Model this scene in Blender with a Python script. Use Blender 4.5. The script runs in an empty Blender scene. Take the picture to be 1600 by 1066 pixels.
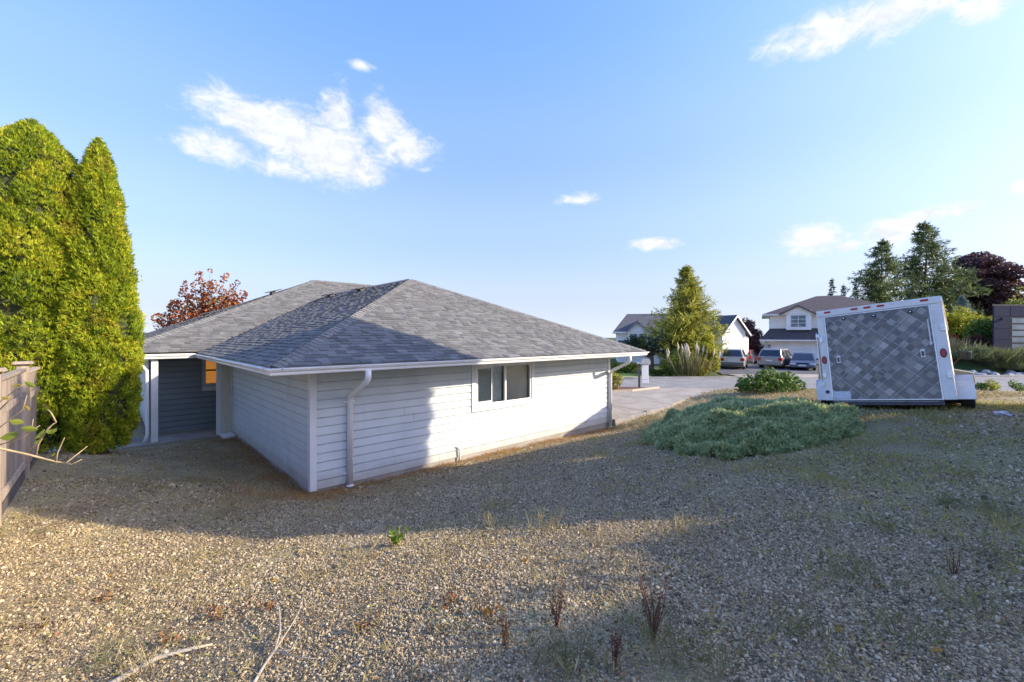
import bpy, bmesh, math, random
import numpy as np
from mathutils import Vector, Matrix, noise as mnoise

SC = bpy.context.scene
COL = SC.collection
rng = np.random.default_rng(7)
random.seed(7)
PI = math.pi

# ------------------------------------------------------------------ camera
F = 670.0                      # focal length in pixels of the 1600 px wide photograph
CAMZ = 3.0
cam_d = bpy.data.cameras.new("camera")
cam = bpy.data.objects.new("camera", cam_d)
COL.objects.link(cam)
cam.location = (0, 0, CAMZ)
cam.rotation_euler = (PI / 2, 0, 0)
cam_d.sensor_width = 36.0
cam_d.lens = 36.0 * F / 1600.0
cam_d.shift_y = -6.0 / 1600.0
cam_d.clip_start = 0.05
cam_d.clip_end = 3000
SC.camera = cam

# ------------------------------------------------------------------ light
SUN_AZ = math.radians(97.2)    # clockwise from +Y (the view direction)
SUN_EL = math.radians(25.0)
SKY_STRENGTH = 0.15
SUN_STRENGTH = 2.2
EXPOSURE = 1.86
SC.view_settings.view_transform = 'Standard'
SC.view_settings.look = 'None'
SC.view_settings.exposure = EXPOSURE
SC.view_settings.gamma = 1.0
SC.view_settings.use_curve_mapping = False
to_sun = Vector((math.sin(SUN_AZ) * math.cos(SUN_EL), math.cos(SUN_AZ) * math.cos(SUN_EL), math.sin(SUN_EL)))
sun_d = bpy.data.lights.new("sun", 'SUN')
sun_d.energy = SUN_STRENGTH
sun_d.angle = math.radians(0.5)
sun_d.color = (1.0, 0.87, 0.68)
sun = bpy.data.objects.new("sun", sun_d)
COL.objects.link(sun)
sun.rotation_euler = (-to_sun).to_track_quat('-Z', 'Y').to_euler()
sun.location = (30, -5, 30)

W = bpy.data.worlds.new("World")
SC.world = W
W.use_nodes = True
nt = W.node_tree
nt.nodes.clear()
N = nt.nodes.new
L = nt.links.new


def wmath(op, a, b=None, clamp=False):
    n = N('ShaderNodeMath')
    n.operation = op
    n.use_clamp = clamp
    for i, v in enumerate((a, b)):
        if v is None:
            continue
        if isinstance(v, (int, float)):
            n.inputs[i].default_value = v
        else:
            L(v, n.inputs[i])
    return n.outputs[0]


sky = N('ShaderNodeTexSky')
sky.sky_type = 'NISHITA'
sky.sun_disc = False
sky.sun_elevation = SUN_EL
sky.sun_rotation = SUN_AZ
sky.air_density = 1.0
sky.dust_density = 1.9
sky.ozone_density = 1.6
tc = N('ShaderNodeTexCoord')
dirv = tc.outputs['Generated']
sep = N('ShaderNodeSeparateXYZ')
L(dirv, sep.inputs[0])
# clear autumn sky: pale at the horizon, clean blue overhead
elev = wmath('MAXIMUM', sep.outputs[2], 0.0)
ramp = N('ShaderNodeValToRGB')
L(elev, ramp.inputs[0])
cr = ramp.color_ramp
cr.interpolation = 'EASE'
cr.elements[0].position = 0.0
cr.elements[0].color = (1.68, 1.86, 2.2, 1)
cr.elements[1].position = 1.0
cr.elements[1].color = (0.05, 0.6, 2.4, 1)
for p_, c_ in ((0.10, (1.36, 1.60, 2.2)), (0.22, (0.92, 1.24, 2.25)), (0.40, (0.42, 0.80, 2.35)), (0.58, (0.04, 0.52, 2.5))):
    e_ = cr.elements.new(p_)
    e_.color = (*c_, 1)
# the lowest part of the sky is dimmed to cut its glare
hz = N('ShaderNodeMapRange')
L(elev, hz.inputs[0])
for i_, v_ in enumerate((0.0, 0.55, 0.32, 1.0)):
    hz.inputs[i_ + 1].default_value = v_
dim = N('ShaderNodeVectorMath')
dim.operation = 'SCALE'
L(sky.outputs[0], dim.inputs[0])
L(hz.outputs[0], dim.inputs['Scale'])
mixs = N('ShaderNodeMixRGB')
mf = N('ShaderNodeMapRange')
L(elev, mf.inputs[0])
for i_, v_ in enumerate((0.0, 0.16, 0.92, 0.42)):
    mf.inputs[i_ + 1].default_value = v_
L(mf.outputs[0], mixs.inputs[0])
tint = N('ShaderNodeVectorMath')
tint.operation = 'MULTIPLY'
tint.inputs[1].default_value = (0.86, 0.85, 0.98)
L(dim.outputs[0], tint.inputs[0])
L(tint.outputs[0], mixs.inputs[1])
L(ramp.outputs[0], mixs.inputs[2])


# clouds: soft clumps placed by direction in the sky, broken up by noise
def pdir(px, py):
    return Vector(((px - 800) / F, 1.0, (527 - py) / F)).normalized()


nz = N('ShaderNodeTexNoise')
nz.inputs['Scale'].default_value = 7.0
nz.inputs['Detail'].default_value = 12.0
nz.inputs['Roughness'].default_value = 0.66
nz.inputs['Distortion'].default_value = 0.35
mp = N('ShaderNodeMapping')
mp.inputs['Scale'].default_value = (1.0, 1.0, 1.7)
L(dirv, mp.inputs[0])
L(mp.outputs[0], nz.inputs['Vector'])
nz2 = N('ShaderNodeTexNoise')
nz2.inputs['Scale'].default_value = 26.0
nz2.inputs['Detail'].default_value = 10.0
nz2.inputs['Roughness'].default_value = 0.7
nz2.inputs['Distortion'].default_value = 0.6
L(mp.outputs[0], nz2.inputs['Vector'])
blobs = [(385, 178, 80, 34), (440, 205, 80, 46), (505, 232, 95, 46), (560, 262, 55, 24), (600, 195, 34, 44),
         (526, 172, 26, 40), (640, 234, 42, 27), (338, 233, 66, 27), (430, 262, 60, 16), (565, 103, 22, 10),
         (1295, 45, 100, 34), (1385, 22, 110, 34), (1470, -5, 70, 24), (1535, 8, 40, 24), (1300, 60, 60, 26),
         (1272, 374, 50, 25), (1322, 385, 22, 9), (1392, 360, 48, 24), (1450, 335, 40, 12), (1512, 326, 38, 13),
         (1025, 381, 40, 10), (902, 311, 28, 8), (-10, 275, 40, 46), (1598, 290, 20, 12)]
faint = {(1165, 352): 0.5, (902, 311): 0.7, (430, 262): 0.8, (565, 103): 0.8, (1450, 335): 0.8}
dens = None
for bx_, by_, rx_, ry_ in blobs:
    c = pdir(bx_, by_)
    tv = Vector((c.y, -c.x, 0)).normalized()
    uv_ = tv.cross(c).normalized()
    sx = (pdir(bx_ + rx_, by_) - pdir(bx_ - rx_, by_)).length / 2
    sy = (pdir(bx_, by_ + ry_) - pdir(bx_, by_ - ry_)).length / 2
    ln = []
    for ax, s_ in ((tv, sx), (uv_, sy)):
        d = N('ShaderNodeVectorMath')
        d.operation = 'DOT_PRODUCT'
        L(dirv, d.inputs[0])
        d.inputs[1].default_value = ax
        v = wmath('SUBTRACT', d.outputs['Value'], ax.dot(c))
        v = wmath('DIVIDE', v, s_)
        ln.append(wmath('MULTIPLY', v, v))
    r = wmath('SQRT', wmath('ADD', ln[0], ln[1]))
    m = wmath('MULTIPLY', wmath('SUBTRACT', 1.0, r), faint.get((bx_, by_), 1.0))
    # the mirrored direction behind the camera must stay clear
    dd = N('ShaderNodeVectorMath')
    dd.operation = 'DOT_PRODUCT'
    L(dirv, dd.inputs[0])
    dd.inputs[1].default_value = c
    m = wmath('SUBTRACT', m, wmath('MULTIPLY', wmath('LESS_THAN', dd.outputs['Value'], 0.0), 9.0))
    dens = m if dens is None else wmath('MAXIMUM', dens, m)
nmix = wmath('ADD', wmath('MULTIPLY', wmath('SUBTRACT', nz.outputs[0], 0.5), 2.2),
             wmath('MULTIPLY', wmath('SUBTRACT', nz2.outputs[0], 0.5), 1.5))
dens = wmath('ADD', dens, nmix)
mr = N('ShaderNodeMapRange')
mr.interpolation_type = 'SMOOTHSTEP'
L(dens, mr.inputs[0])
mr.inputs[1].default_value = -0.34
mr.inputs[2].default_value = 0.72
mr.inputs[3].default_value = 0.0
mr.inputs[4].default_value = 0.93
mixc = N('ShaderNodeMixRGB')
L(mr.outputs[0], mixc.inputs[0])
L(mixs.outputs[0], mixc.inputs[1])
cshade = N('ShaderNodeValToRGB')      # bright tops, faintly grey where the cloud thins and folds
L(nz2.outputs[0], cshade.inputs[0])
cshade.color_ramp.elements[0].position = 0.38
cshade.color_ramp.elements[0].color = (1.6, 1.68, 1.88, 1)
cshade.color_ramp.elements[1].position = 0.6
cshade.color_ramp.elements[1].color = (2.0, 2.02, 2.08, 1)
L(cshade.outputs[0], mixc.inputs[2])
bg = N('ShaderNodeBackground')
bg.inputs[1].default_value = SKY_STRENGTH
L(mixc.outputs[0], bg.inputs[0])
wo = N('ShaderNodeOutputWorld')
L(bg.outputs[0], wo.inputs[0])

SC.render.engine = 'CYCLES'
SC.cycles.use_denoising = True
SC.cycles.max_bounces = 6
SC.cycles.transparent_max_bounces = 8
SC.cycles.sample_clamp_indirect = 6.0


# ------------------------------------------------------------------ materials
class NB:
    """small node-building helper for one material"""

    def __init__(self, name):
        self.m = bpy.data.materials.new(name)
        self.m.use_nodes = True
        self.t = self.m.node_tree
        self.t.nodes.clear()
        self.pos = None

    def n(self, typ, **kw):
        nd = self.t.nodes.new(typ)
        for k, v in kw.items():
            setattr(nd, k, v)
        return nd

    def put(self, sock, v):
        if isinstance(v, bpy.types.NodeSocket):
            self.t.links.new(v, sock)
        elif isinstance(v, (tuple, list)) and len(v) == 3 and sock.type == 'RGBA':
            sock.default_value = (*v, 1)
        else:
            sock.default_value = v

    def math(self, op, a, b=0.0, clamp=False):
        nd = self.n('ShaderNodeMath', operation=op, use_clamp=clamp)
        self.put(nd.inputs[0], a)
        self.put(nd.inputs[1], b)
        return nd.outputs[0]

    def position(self):
        if self.pos is None:
            self.pos = self.n('ShaderNodeNewGeometry').outputs['Position']
        return self.pos

    def obj_coord(self):
        return self.n('ShaderNodeTexCoord').outputs['Object']

    def mapped(self, scale=(1, 1, 1), loc=(0, 0, 0), rot=(0, 0, 0), src=None):
        nd = self.n('ShaderNodeMapping')
        self.put(nd.inputs[0], src or self.position())
        nd.inputs['Scale'].default_value = scale
        nd.inputs['Location'].default_value = loc
        nd.inputs['Rotation'].default_value = rot
        return nd.outputs[0]

    def noise(self, scale, detail=4.0, rough=0.55, vec=None):
        nd = self.n('ShaderNodeTexNoise')
        self.put(nd.inputs['Vector'], vec or self.position())
        nd.inputs['Scale'].default_value = scale
        nd.inputs['Detail'].default_value = detail
        nd.inputs['Roughness'].default_value = rough
        return nd.outputs[0]

    def voronoi(self, scale, vec=None, feature='F1', out='Color'):
        nd = self.n('ShaderNodeTexVoronoi', feature=feature)
        self.put(nd.inputs['Vector'], vec or self.position())
        nd.inputs['Scale'].default_value = scale
        return nd.outputs[out]

    def ramp(self, fac, stops, interp='LINEAR'):
        nd = self.n('ShaderNodeValToRGB')
        self.put(nd.inputs[0], fac)
        c = nd.color_ramp
        c.interpolation = interp
        while len(c.elements) > 1:
            c.elements.remove(c.elements[-1])
        c.elements[0].position = stops[0][0]
        c.elements[0].color = (*stops[0][1], 1)
        for p, col in stops[1:]:
            e = c.elements.new(p)
            e.color = (*col, 1)
        return nd.outputs[0]

    def remap(self, v, a, b, lo=0.0, hi=1.0, smooth=True):
        nd = self.n('ShaderNodeMapRange')
        if smooth:
            nd.interpolation_type = 'SMOOTHSTEP'
        self.put(nd.inputs[0], v)
        for i, x in enumerate((a, b, lo, hi)):
            nd.inputs[i + 1].default_value = x
        return nd.outputs[0]

    def mix(self, fac, a, b, mode='MIX'):
        nd = self.n('ShaderNodeMixRGB', blend_type=mode)
        self.put(nd.inputs[0], fac)
        self.put(nd.inputs[1], a)
        self.put(nd.inputs[2], b)
        return nd.outputs[0]

    def attr(self, name, kind='GEOMETRY'):
        nd = self.n('ShaderNodeAttribute', attribute_name=name, attribute_type=kind)
        return nd.outputs['Fac']

    def bump(self, height, strength=0.3, dist=0.01):
        nd = self.n('ShaderNodeBump')
        self.put(nd.inputs['Height'], height)
        nd.inputs['Strength'].default_value = strength
        nd.inputs['Distance'].default_value = dist
        return nd.outputs[0]

    def principled(self, col, rough=0.6, metal=0.0, spec=0.5, normal=None, **kw):
        nd = self.n('ShaderNodeBsdfPrincipled')
        self.put(nd.inputs['Base Color'], col)
        self.put(nd.inputs['Roughness'], rough)
        self.put(nd.inputs['Metallic'], metal)
        self.put(nd.inputs['Specular IOR Level'], spec)
        if normal is not None:
            self.put(nd.inputs['Normal'], normal)
        for k, v in kw.items():
            self.put(nd.inputs[k.replace('_', ' ')], v)
        return nd.outputs[0]

    def out(self, shader):
        o = self.n('ShaderNodeOutputMaterial')
        self.t.links.new(shader, o.inputs[0])
        return self.m


def hsv(nb, col, amt):
    """multiply a colour by a scalar socket"""
    return nb.mix(1.0, col, amt, 'MULTIPLY')


def simple(name, col, rough=0.6, var=0.14, scale=6.0, bump=0.0, bscale=60.0, metal=0.0, spec=0.5, tone=0.0, objrand=0.0, dirt=None):
    b = NB(name)
    n1 = b.noise(scale, 5)
    fac = b.remap(n1, 0.28, 0.72, 1.0 - var, 1.0 + var)
    c = hsv(b, col, fac)
    if tone:
        c = hsv(b, c, b.remap(b.attr('tone'), 0, 1, 1 - tone, 1 + tone, False))
    if objrand:
        r = b.n('ShaderNodeObjectInfo').outputs['Random']
        c = hsv(b, c, b.remap(r, 0, 1, 1 - objrand, 1 + objrand, False))
    if dirt:
        c = b.mix(b.remap(b.noise(scale * 0.6, 8, 0.7), 0.5, 0.75, 0, dirt[1]), c, dirt[0])
    nm = b.bump(b.noise(bscale, 4), bump, 0.004) if bump else None
    return b.out(b.principled(c, rough, metal, spec, nm))


def foliage(name, stops, trans=0.35, rough=0.55, patch=None):
    """leaf colours picked per leaf (attribute tone) with a little translucency"""
    b = NB(name)
    t = b.attr('tone')
    c = b.ramp(t, stops)
    if patch:
        c = b.mix(b.remap(b.noise(patch[1], 3), patch[2], patch[2] + 0.2, 0, patch[3]), c, patch[0])
    p = b.principled(c, rough, 0, 0.25)
    tr = b.n('ShaderNodeBsdfTranslucent')
    b.put(tr.inputs[0], c)
    ms = b.n('ShaderNodeMixShader')
    ms.inputs[0].default_value = trans
    b.t.links.new(p, ms.inputs[1])
    b.t.links.new(tr.outputs[0], ms.inputs[2])
    return b.out(ms.outputs[0])


def glass(name, tint=(0.05, 0.06, 0.065), refl=0.25, clear=0.75):
    b = NB(name)
    tr = b.n('ShaderNodeBsdfTransparent')
    b.put(tr.inputs[0], (clear, clear * 1.02, clear))
    gl = b.n('ShaderNodeBsdfGlossy')
    gl.inputs['Roughness'].default_value = 0.02
    fr = b.n('ShaderNodeFresnel')
    fr.inputs[0].default_value = 1.5
    f2 = b.math('ADD', b.math('MULTIPLY', fr.outputs[0], 0.9), refl * 0.4, True)
    ms = b.n('ShaderNodeMixShader')
    b.put(ms.inputs[0], f2)
    b.t.links.new(tr.outputs[0], ms.inputs[1])
    b.t.links.new(gl.outputs[0], ms.inputs[2])
    return b.out(ms.outputs[0])


# ------------------------------------------------------------------ mesh building
def mesh_np(name, V, Fs, tone=None, mat=None, smooth=False):
    """mesh from numpy: V (n,3), Fs list of (k, m) index arrays with m corners each"""
    me = bpy.data.meshes.new(name)
    V = np.asarray(V, dtype=np.float32)
    if not isinstance(Fs, list):
        Fs = [Fs]
    Fs = [np.asarray(f, dtype=np.int32) for f in Fs if len(f)]
    me.vertices.add(len(V))
    me.vertices.foreach_set('co', V.ravel())
    nl = sum(f.size for f in Fs)
    npoly = sum(len(f) for f in Fs)
    me.loops.add(nl)
    me.polygons.add(npoly)
    me.loops.foreach_set('vertex_index', np.concatenate([f.ravel() for f in Fs]))
    tot = np.concatenate([np.full(len(f), f.shape[1], dtype=np.int32) for f in Fs])
    st = np.concatenate([[0], np.cumsum(tot)[:-1]]).astype(np.int32)
    me.polygons.foreach_set('loop_start', st)
    me.polygons.foreach_set('loop_total', tot)
    me.polygons.foreach_set('use_smooth', np.full(npoly, bool(smooth)))
    if tone is not None:
        a = me.attributes.new('tone', 'FLOAT', 'FACE')
        a.data.foreach_set('value', np.asarray(tone, dtype=np.float32))
    if mat:
        me.materials.append(mat)
    me.update()
    me.validate()
    return me


ROOTLOC = {}


def link(name, me, parent=None, loc=(0, 0, 0)):
    o = bpy.data.objects.new(name, me)
    COL.objects.link(o)
    if parent is not None:
        o.parent = parent
    o.location = loc
    return o


def tag(o, label=None, cat=None, group=None, kind=None):
    if label:
        o['label'] = label
    if cat:
        o['category'] = cat
    if group:
        o['group'] = group
    if kind:
        o['kind'] = kind
    return o


def thing(name, label, cat, loc=(0, 0, 0), rotz=0.0, group=None):
    o = bpy.data.objects.new(name, None)
    COL.objects.link(o)
    o.location = loc
    o.rotation_euler = (0, 0, rotz)
    o.empty_display_size = 0.2
    return tag(o, label, cat, group)


def rootloc(o):
    """summed location of a chain whose members carry no rotation"""
    v = Vector((0, 0, 0))
    while o is not None:
        v += o.location
        o = o.parent
    return v


def rot_basis(ax):
    ax = Vector(ax).normalized()
    up = Vector((0, 0, 1)) if abs(ax.z) < 0.95 else Vector((1, 0, 0))
    s = ax.cross(up).normalized()
    t = s.cross(ax).normalized()
    return s, t


class MB:
    def __init__(self):
        self.V = []
        self.Q = []
        self.T = []
        self.P = []
        self.tq = []
        self.tt = []
        self.tp = []

    def add(self, vs, fs, tone=0.5):
        o = len(self.V)
        self.V.extend([tuple(v) for v in vs])
        for f in fs:
            g = [i + o for i in f]
            if len(g) == 4:
                self.Q.append(g)
                self.tq.append(tone)
            elif len(g) == 3:
                self.T.append(g)
                self.tt.append(tone)
            else:
                self.P.append(g)
                self.tp.append(tone)
        return self

    def hexa(self, p, tone=0.5):
        """8 corner points: bottom 0-3 counter-clockwise, top 4-7"""
        return self.add(p, [(0, 3, 2, 1), (4, 5, 6, 7), (0, 1, 5, 4), (1, 2, 6, 5), (2, 3, 7, 6), (3, 0, 4, 7)], tone)

    def box(self, a, b, tone=0.5):
        (x0, y0, z0), (x1, y1, z1) = a, b
        x0, x1 = min(x0, x1), max(x0, x1)
        y0, y1 = min(y0, y1), max(y0, y1)
        z0, z1 = min(z0, z1), max(z0, z1)
        return self.hexa([(x0, y0, z0), (x1, y0, z0), (x1, y1, z0), (x0, y1, z0), (x0, y0, z1), (x1, y0, z1), (x1, y1, z1), (x0, y1, z1)], tone)

    def prism(self, poly, d, tone=0.5):
        """poly: 3-D points of one cap, d: extrusion vector"""
        n = len(poly)
        p = [Vector(q) for q in poly]
        d = Vector(d)
        vs = p + [q + d for q in p]
        nrm = Vector((0, 0, 0))
        for i in range(n):
            nrm += p[i].cross(p[(i + 1) % n])
        flip = nrm.dot(d) > 0
        caps = [tuple(range(n)), tuple(range(2 * n - 1, n - 1, -1))]
        if flip:
            caps = [tuple(reversed(c)) for c in caps]
        fs = list(caps)
        for i in range(n):
            j = (i + 1) % n
            fs.append((i, j, n + j, n + i) if flip else (j, i, n + i, n + j))
        return self.add(vs, fs, tone)

    def tube(self, path, r, n=8, cap=True, tone=0.5):
        path = [Vector(p) for p in path]
        k = len(path)
        rs = r if isinstance(r, (list, tuple)) else [r] * k
        vs, fs = [], []
        pt = None
        for i, p in enumerate(path):
            d = (path[min(i + 1, k - 1)] - path[max(i - 1, 0)])
            if d.length < 1e-9:
                d = Vector((0, 0, 1))
            d.normalize()
            if pt is None:
                s, t = rot_basis(d)
            else:
                s = (pt - d * pt.dot(d))
                if s.length < 1e-6:
                    s, t = rot_basis(d)
                s.normalize()
                t = s.cross(d)
            pt = s
            for j in range(n):
                a = 2 * PI * j / n
                vs.append(p + (s * math.cos(a) + t * math.sin(a)) * rs[i])
        for i in range(k - 1):
            for j in range(n):
                j2 = (j + 1) % n
                fs.append((i * n + j, i * n + j2, (i + 1) * n + j2, (i + 1) * n + j))
        if cap:
            fs.append(tuple(range(n - 1, -1, -1)))
            fs.append(tuple((k - 1) * n + j for j in range(n)))
        return self.add(vs, fs, tone)

    def cyl(self, c, ax, r, h, n=16, r2=None, tone=0.5):
        c = Vector(c)
        ax = Vector(ax).normalized()
        return self.tube([c - ax * h / 2, c + ax * h / 2], [r, r if r2 is None else r2], n, True, tone)

    def ball(self, c, r, n=10, m=6, sq=(1, 1, 1), tone=0.5):
        vs, fs = [], []
        for i in range(1, m):
            th = PI * i / m
            for j in range(n):
                ph = 2 * PI * j / n
                vs.append((c[0] + r * sq[0] * math.sin(th) * math.cos(ph), c[1] + r * sq[1] * math.sin(th) * math.sin(ph), c[2] + r * sq[2] * math.cos(th)))
        top = len(vs)
        vs.append((c[0], c[1], c[2] + r * sq[2]))
        vs.append((c[0], c[1], c[2] - r * sq[2]))
        for j in range(n):
            j2 = (j + 1) % n
            fs.append((top, j, j2))
            fs.append((top + 1, (m - 2) * n + j2, (m - 2) * n + j))
            for i in range(m - 2):
                fs.append((i * n + j, (i + 1) * n + j, (i + 1) * n + j2, i * n + j2))
        return self.add(vs, fs, tone)

    def mesh(self, name, mat, off=(0, 0, 0), smooth=False):
        V = np.array(self.V, dtype=np.float64) - np.array(off)
        Fs, tone = [], []
        if self.Q:
            Fs.append(np.array(self.Q))
            tone += self.tq
        if self.T:
            Fs.append(np.array(self.T))
            tone += self.tt
        by = {}
        for f, t in zip(self.P, self.tp):
            by.setdefault(len(f), []).append((f, t))
        for k in sorted(by):
            Fs.append(np.array([f for f, t in by[k]]))
            tone += [t for f, t in by[k]]
        return mesh_np(name, V, Fs, tone, mat, smooth)

    def build(self, name, mat, parent=None, world=True, smooth=False, bevel=0.0):
        off = (0, 0, 0)
        if world and parent is not None:
            off = rootloc(parent)
        o = link(name, self.mesh(name, mat, off, smooth), parent)
        if bevel:
            md = o.modifiers.new('bevel', 'BEVEL')
            md.width = bevel
            md.segments = 2
            md.limit_method = 'ANGLE'
        return o


# leaf clouds ---------------------------------------------------------------
def leaf_quads(C, size, r=rng, up=0.3, elong=1.6, normals=None, spread=1.0):
    """one rhombic leaf at every centre; returns V, F"""
    n = len(C)
    nr = r.normal(size=(n, 3)) * spread
    nr[:, 2] += up
    if normals is not None:
        nr = nr + normals
    nr /= np.linalg.norm(nr, axis=1)[:, None] + 1e-9
    t = r.normal(size=(n, 3))
    t -= nr * np.sum(t * nr, axis=1)[:, None]
    t /= np.linalg.norm(t, axis=1)[:, None] + 1e-9
    b = np.cross(nr, t)
    s = np.broadcast_to(np.asarray(size, dtype=float), (n,)) * r.uniform(0.65, 1.35, n)
    w = (s / elong)[:, None] * 0.5
    l = s[:, None] * 0.5
    V = np.empty((n, 4, 3))
    V[:, 0] = C - t * l
    V[:, 1] = C + b * w - t * l * 0.1 + nr * w * 0.25
    V[:, 2] = C + t * l
    V[:, 3] = C - b * w - t * l * 0.1 + nr * w * 0.25
    return V.reshape(-1, 3), np.arange(4 * n).reshape(n, 4)


def sprays(C, D, size, r=rng, k=3, fan=0.5, width=0.28):
    """k narrow blades fanning out of every point C along D"""
    n = len(C)
    D = D / (np.linalg.norm(D, axis=1)[:, None] + 1e-9)
    s = r.normal(size=(n, 3))
    s -= D * np.sum(s * D, axis=1)[:, None]
    s /= np.linalg.norm(s, axis=1)[:, None] + 1e-9
    sz = np.broadcast_to(np.asarray(size, dtype=float), (n,)) * r.uniform(0.6, 1.3, n)
    Vs = []
    for j in range(k):
        a = (j - (k - 1) / 2) * fan + r.normal(0, 0.12, n)
        d = D * np.cos(a)[:, None] + s * np.sin(a)[:, None]
        p = np.cross(d, s) * 0.3 + np.cross(d, r.normal(size=(n, 3)))
        p /= np.linalg.norm(p, axis=1)[:, None] + 1e-9
        l = (sz * r.uniform(0.75, 1.1, n))[:, None]
        w = l * width
        V = np.empty((n, 4, 3))
        V[:, 0] = C
        V[:, 1] = C + d * l * 0.55 + p * w * 0.5
        V[:, 2] = C + d * l
        V[:, 3] = C + d * l * 0.55 - p * w * 0.5
        Vs.append(V)
    V = np.stack(Vs, 1).reshape(-1, 3)
    return V, np.arange(len(V)).reshape(-1, 4)


def leafmesh(name, parts, mat, parent, off=None):
    """parts: list of (V, F, tone)"""
    Vs, Fs, ts = [], [], []
    o = 0
    for V, Fq, t in parts:
        Vs.append(V)
        Fs.append(Fq + o)
        ts.append(np.broadcast_to(t, (len(Fq),)))
        o += len(V)
    V = np.concatenate(Vs)
    if parent is not None:
        V = V - np.array(rootloc(parent))
    me = mesh_np(name, V, np.concatenate(Fs), np.clip(np.concatenate(ts), 0, 1), mat)
    return link(name, me, parent)


def smooth01(t):
    t = np.clip(t, 0, 1)
    return t * t * (3 - 2 * t)

# ------------------------------------------------------------------ layout of the place
# A: foot of the garage corner; U runs along the long garage wall, Vd along the shaded side wall
A = Vector((-3.925, 8.375, 0))
U = Vector((0.731, 0.682, 0)).normalized()
Vd = Vector((-U.y, U.x, 0))


def H(a, b, z=0.0):
    p = A + U * a + Vd * b
    return Vector((p.x, p.y, z))


def ab(x, y):
    d = np.array([x, y]) - np.array([A.x, A.y])
    return d[0] * U.x + d[1] * U.y, d[0] * Vd.x + d[1] * Vd.y


_cp = [(0, -.1, -.06), (2.5, -.1, -.10), (5, -.1, -.13), (7.5, -.1, -.17), (10, -.1, -.22), (12.4, -.2, -.1), (14.8, -.2, .0),
       (-.1, 1, -.05), (-.1, 4, -.08), (-.1, 7.3, -.14), (-2, 7.3, -.13), (-4, 7.3, -.02), (-3.9, 3.3, .70), (-3.9, 0, .72),
       (-3.9, -3, .76), (-3.9, -6, .9), (-3.9, 5.0, .5), (-3.0, 4.4, .42), (-2, 2, .26), (-1, 2, .04), (-8, 0, .8), (-8, 5, .7), (-8, 9, .2),
       (5, -2, .33), (5, -4, .75), (5, -7, 1.25), (0, -3, .52), (0, -6, 1.02), (10, -4, .8), (3, 10, -.2), (10, 10, -.2)]
CP = [(*H(a, b)[:2], z) for a, b, z in _cp] + [
    (0, 0, 1.46), (-3, 0, 1.34), (0, 3, 1.24), (3, 2, 1.5), (6.4, 8.5, 1.57), (8.16, 7.7, 1.71), (9.0, 8.6, 1.64), (7.2, 9.6, 1.38), (9.8, 10.4, 1.27),
    (9.6, 8, 1.67), (12, 9, 1.62), (14, 5, 1.7), (8, 3, 1.58), (10, -2, 1.65), (14, 0, 1.7), (20, 6, 1.75), (3, -6, 1.6), (-6, -6, 1.4),
    (13.6, 12, 1.3), (18.1, 16, .95), (23.3, 20.5, .45), (7, 23.4, .22), (12, 22.8, .24), (17, 21.8, .3), (23.6, 20.6, .4),
    (11.6, 19.7, .48), (8.6, 14, .72), (10.5, 13.3, .95), (26, 12, 1.4), (26, -4, 1.75), (-14, 20, 0), (0, 26, .1), (-14, -8, 1.2)]
CP = np.array(CP, dtype=float)


def _U(r2):
    return np.where(r2 > 1e-12, 0.5 * r2 * np.log(r2 + 1e-12), 0.0)


_n = len(CP)
_d2 = ((CP[:, None, :2] - CP[None, :, :2]) ** 2).sum(-1)
_K = np.zeros((_n + 3, _n + 3))
_K[:_n, :_n] = _U(_d2) + np.eye(_n) * 0.25
_K[:_n, _n] = 1
_K[:_n, _n + 1:] = CP[:, :2]
_K[_n:, :_n] = _K[:_n, _n:].T
_w = np.linalg.solve(_K, np.concatenate([CP[:, 2], np.zeros(3)]))


def street_near(x):
    """y of the near kerb of the street"""
    return np.interp(x, [-60, 6.7, 12.2, 23.6, 80], [30, 23.6, 22.9, 20.8, 11.0])


def gz(x, y):
    """height of the natural ground"""
    x = np.atleast_1d(np.asarray(x, dtype=float))
    y = np.atleast_1d(np.asarray(y, dtype=float))
    z = np.zeros(x.shape)
    fx, fy = x.ravel(), y.ravel()
    xc, yc = np.clip(fx, -14, 27), np.clip(fy, -8, 25)
    out = np.empty(fx.shape)
    for i in range(0, len(fx), 20000):
        d2 = (xc[i:i + 20000, None] - CP[None, :, 0]) ** 2 + (yc[i:i + 20000, None] - CP[None, :, 1]) ** 2
        out[i:i + 20000] = _U(d2) @ _w[:_n] + _w[_n] + xc[i:i + 20000] * _w[_n + 1] + yc[i:i + 20000] * _w[_n + 2]
    out = np.clip(out, -0.3, 1.9)
    t = smooth01((fy - street_near(fx) + 1.2) / 1.2)
    far = 0.15 + 1.62 * smooth01((fy - 31.2) / 2.2) * smooth01((fx - 32.3) / 2.5)
    out = out * (1 - t) + far * t
    return out.reshape(x.shape)


def g1(x, y):
    return float(gz(x, y)[0])


def spot(px, py, dmax=60.0):
    """where the line of sight through a point of the photograph meets the ground"""
    D = np.arange(1.2, dmax, 0.02)
    X = (px - 800) / F * D
    Z = CAMZ - (py - 527) / F * D
    k = np.nonzero(Z <= gz(X, D))[0]
    k = k[0] if len(k) else len(D) - 1
    return Vector((X[k], D[k], float(gz(X[k], D[k])[0])))


def at(px, py, D):
    return Vector(((px - 800) / F * D, D, CAMZ - (py - 527) / F * D))


def inpoly(x, y, poly):
    c = np.zeros(np.shape(x), dtype=bool)
    n = len(poly)
    for i in range(n):
        x0, y0 = poly[i][0], poly[i][1]
        x1, y1 = poly[(i + 1) % n][0], poly[(i + 1) % n][1]
        k = ((y0 > y) != (y1 > y))
        c ^= k & (x < (x1 - x0) * (y - y0) / (y1 - y0 + 1e-12) + x0)
    return c


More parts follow.
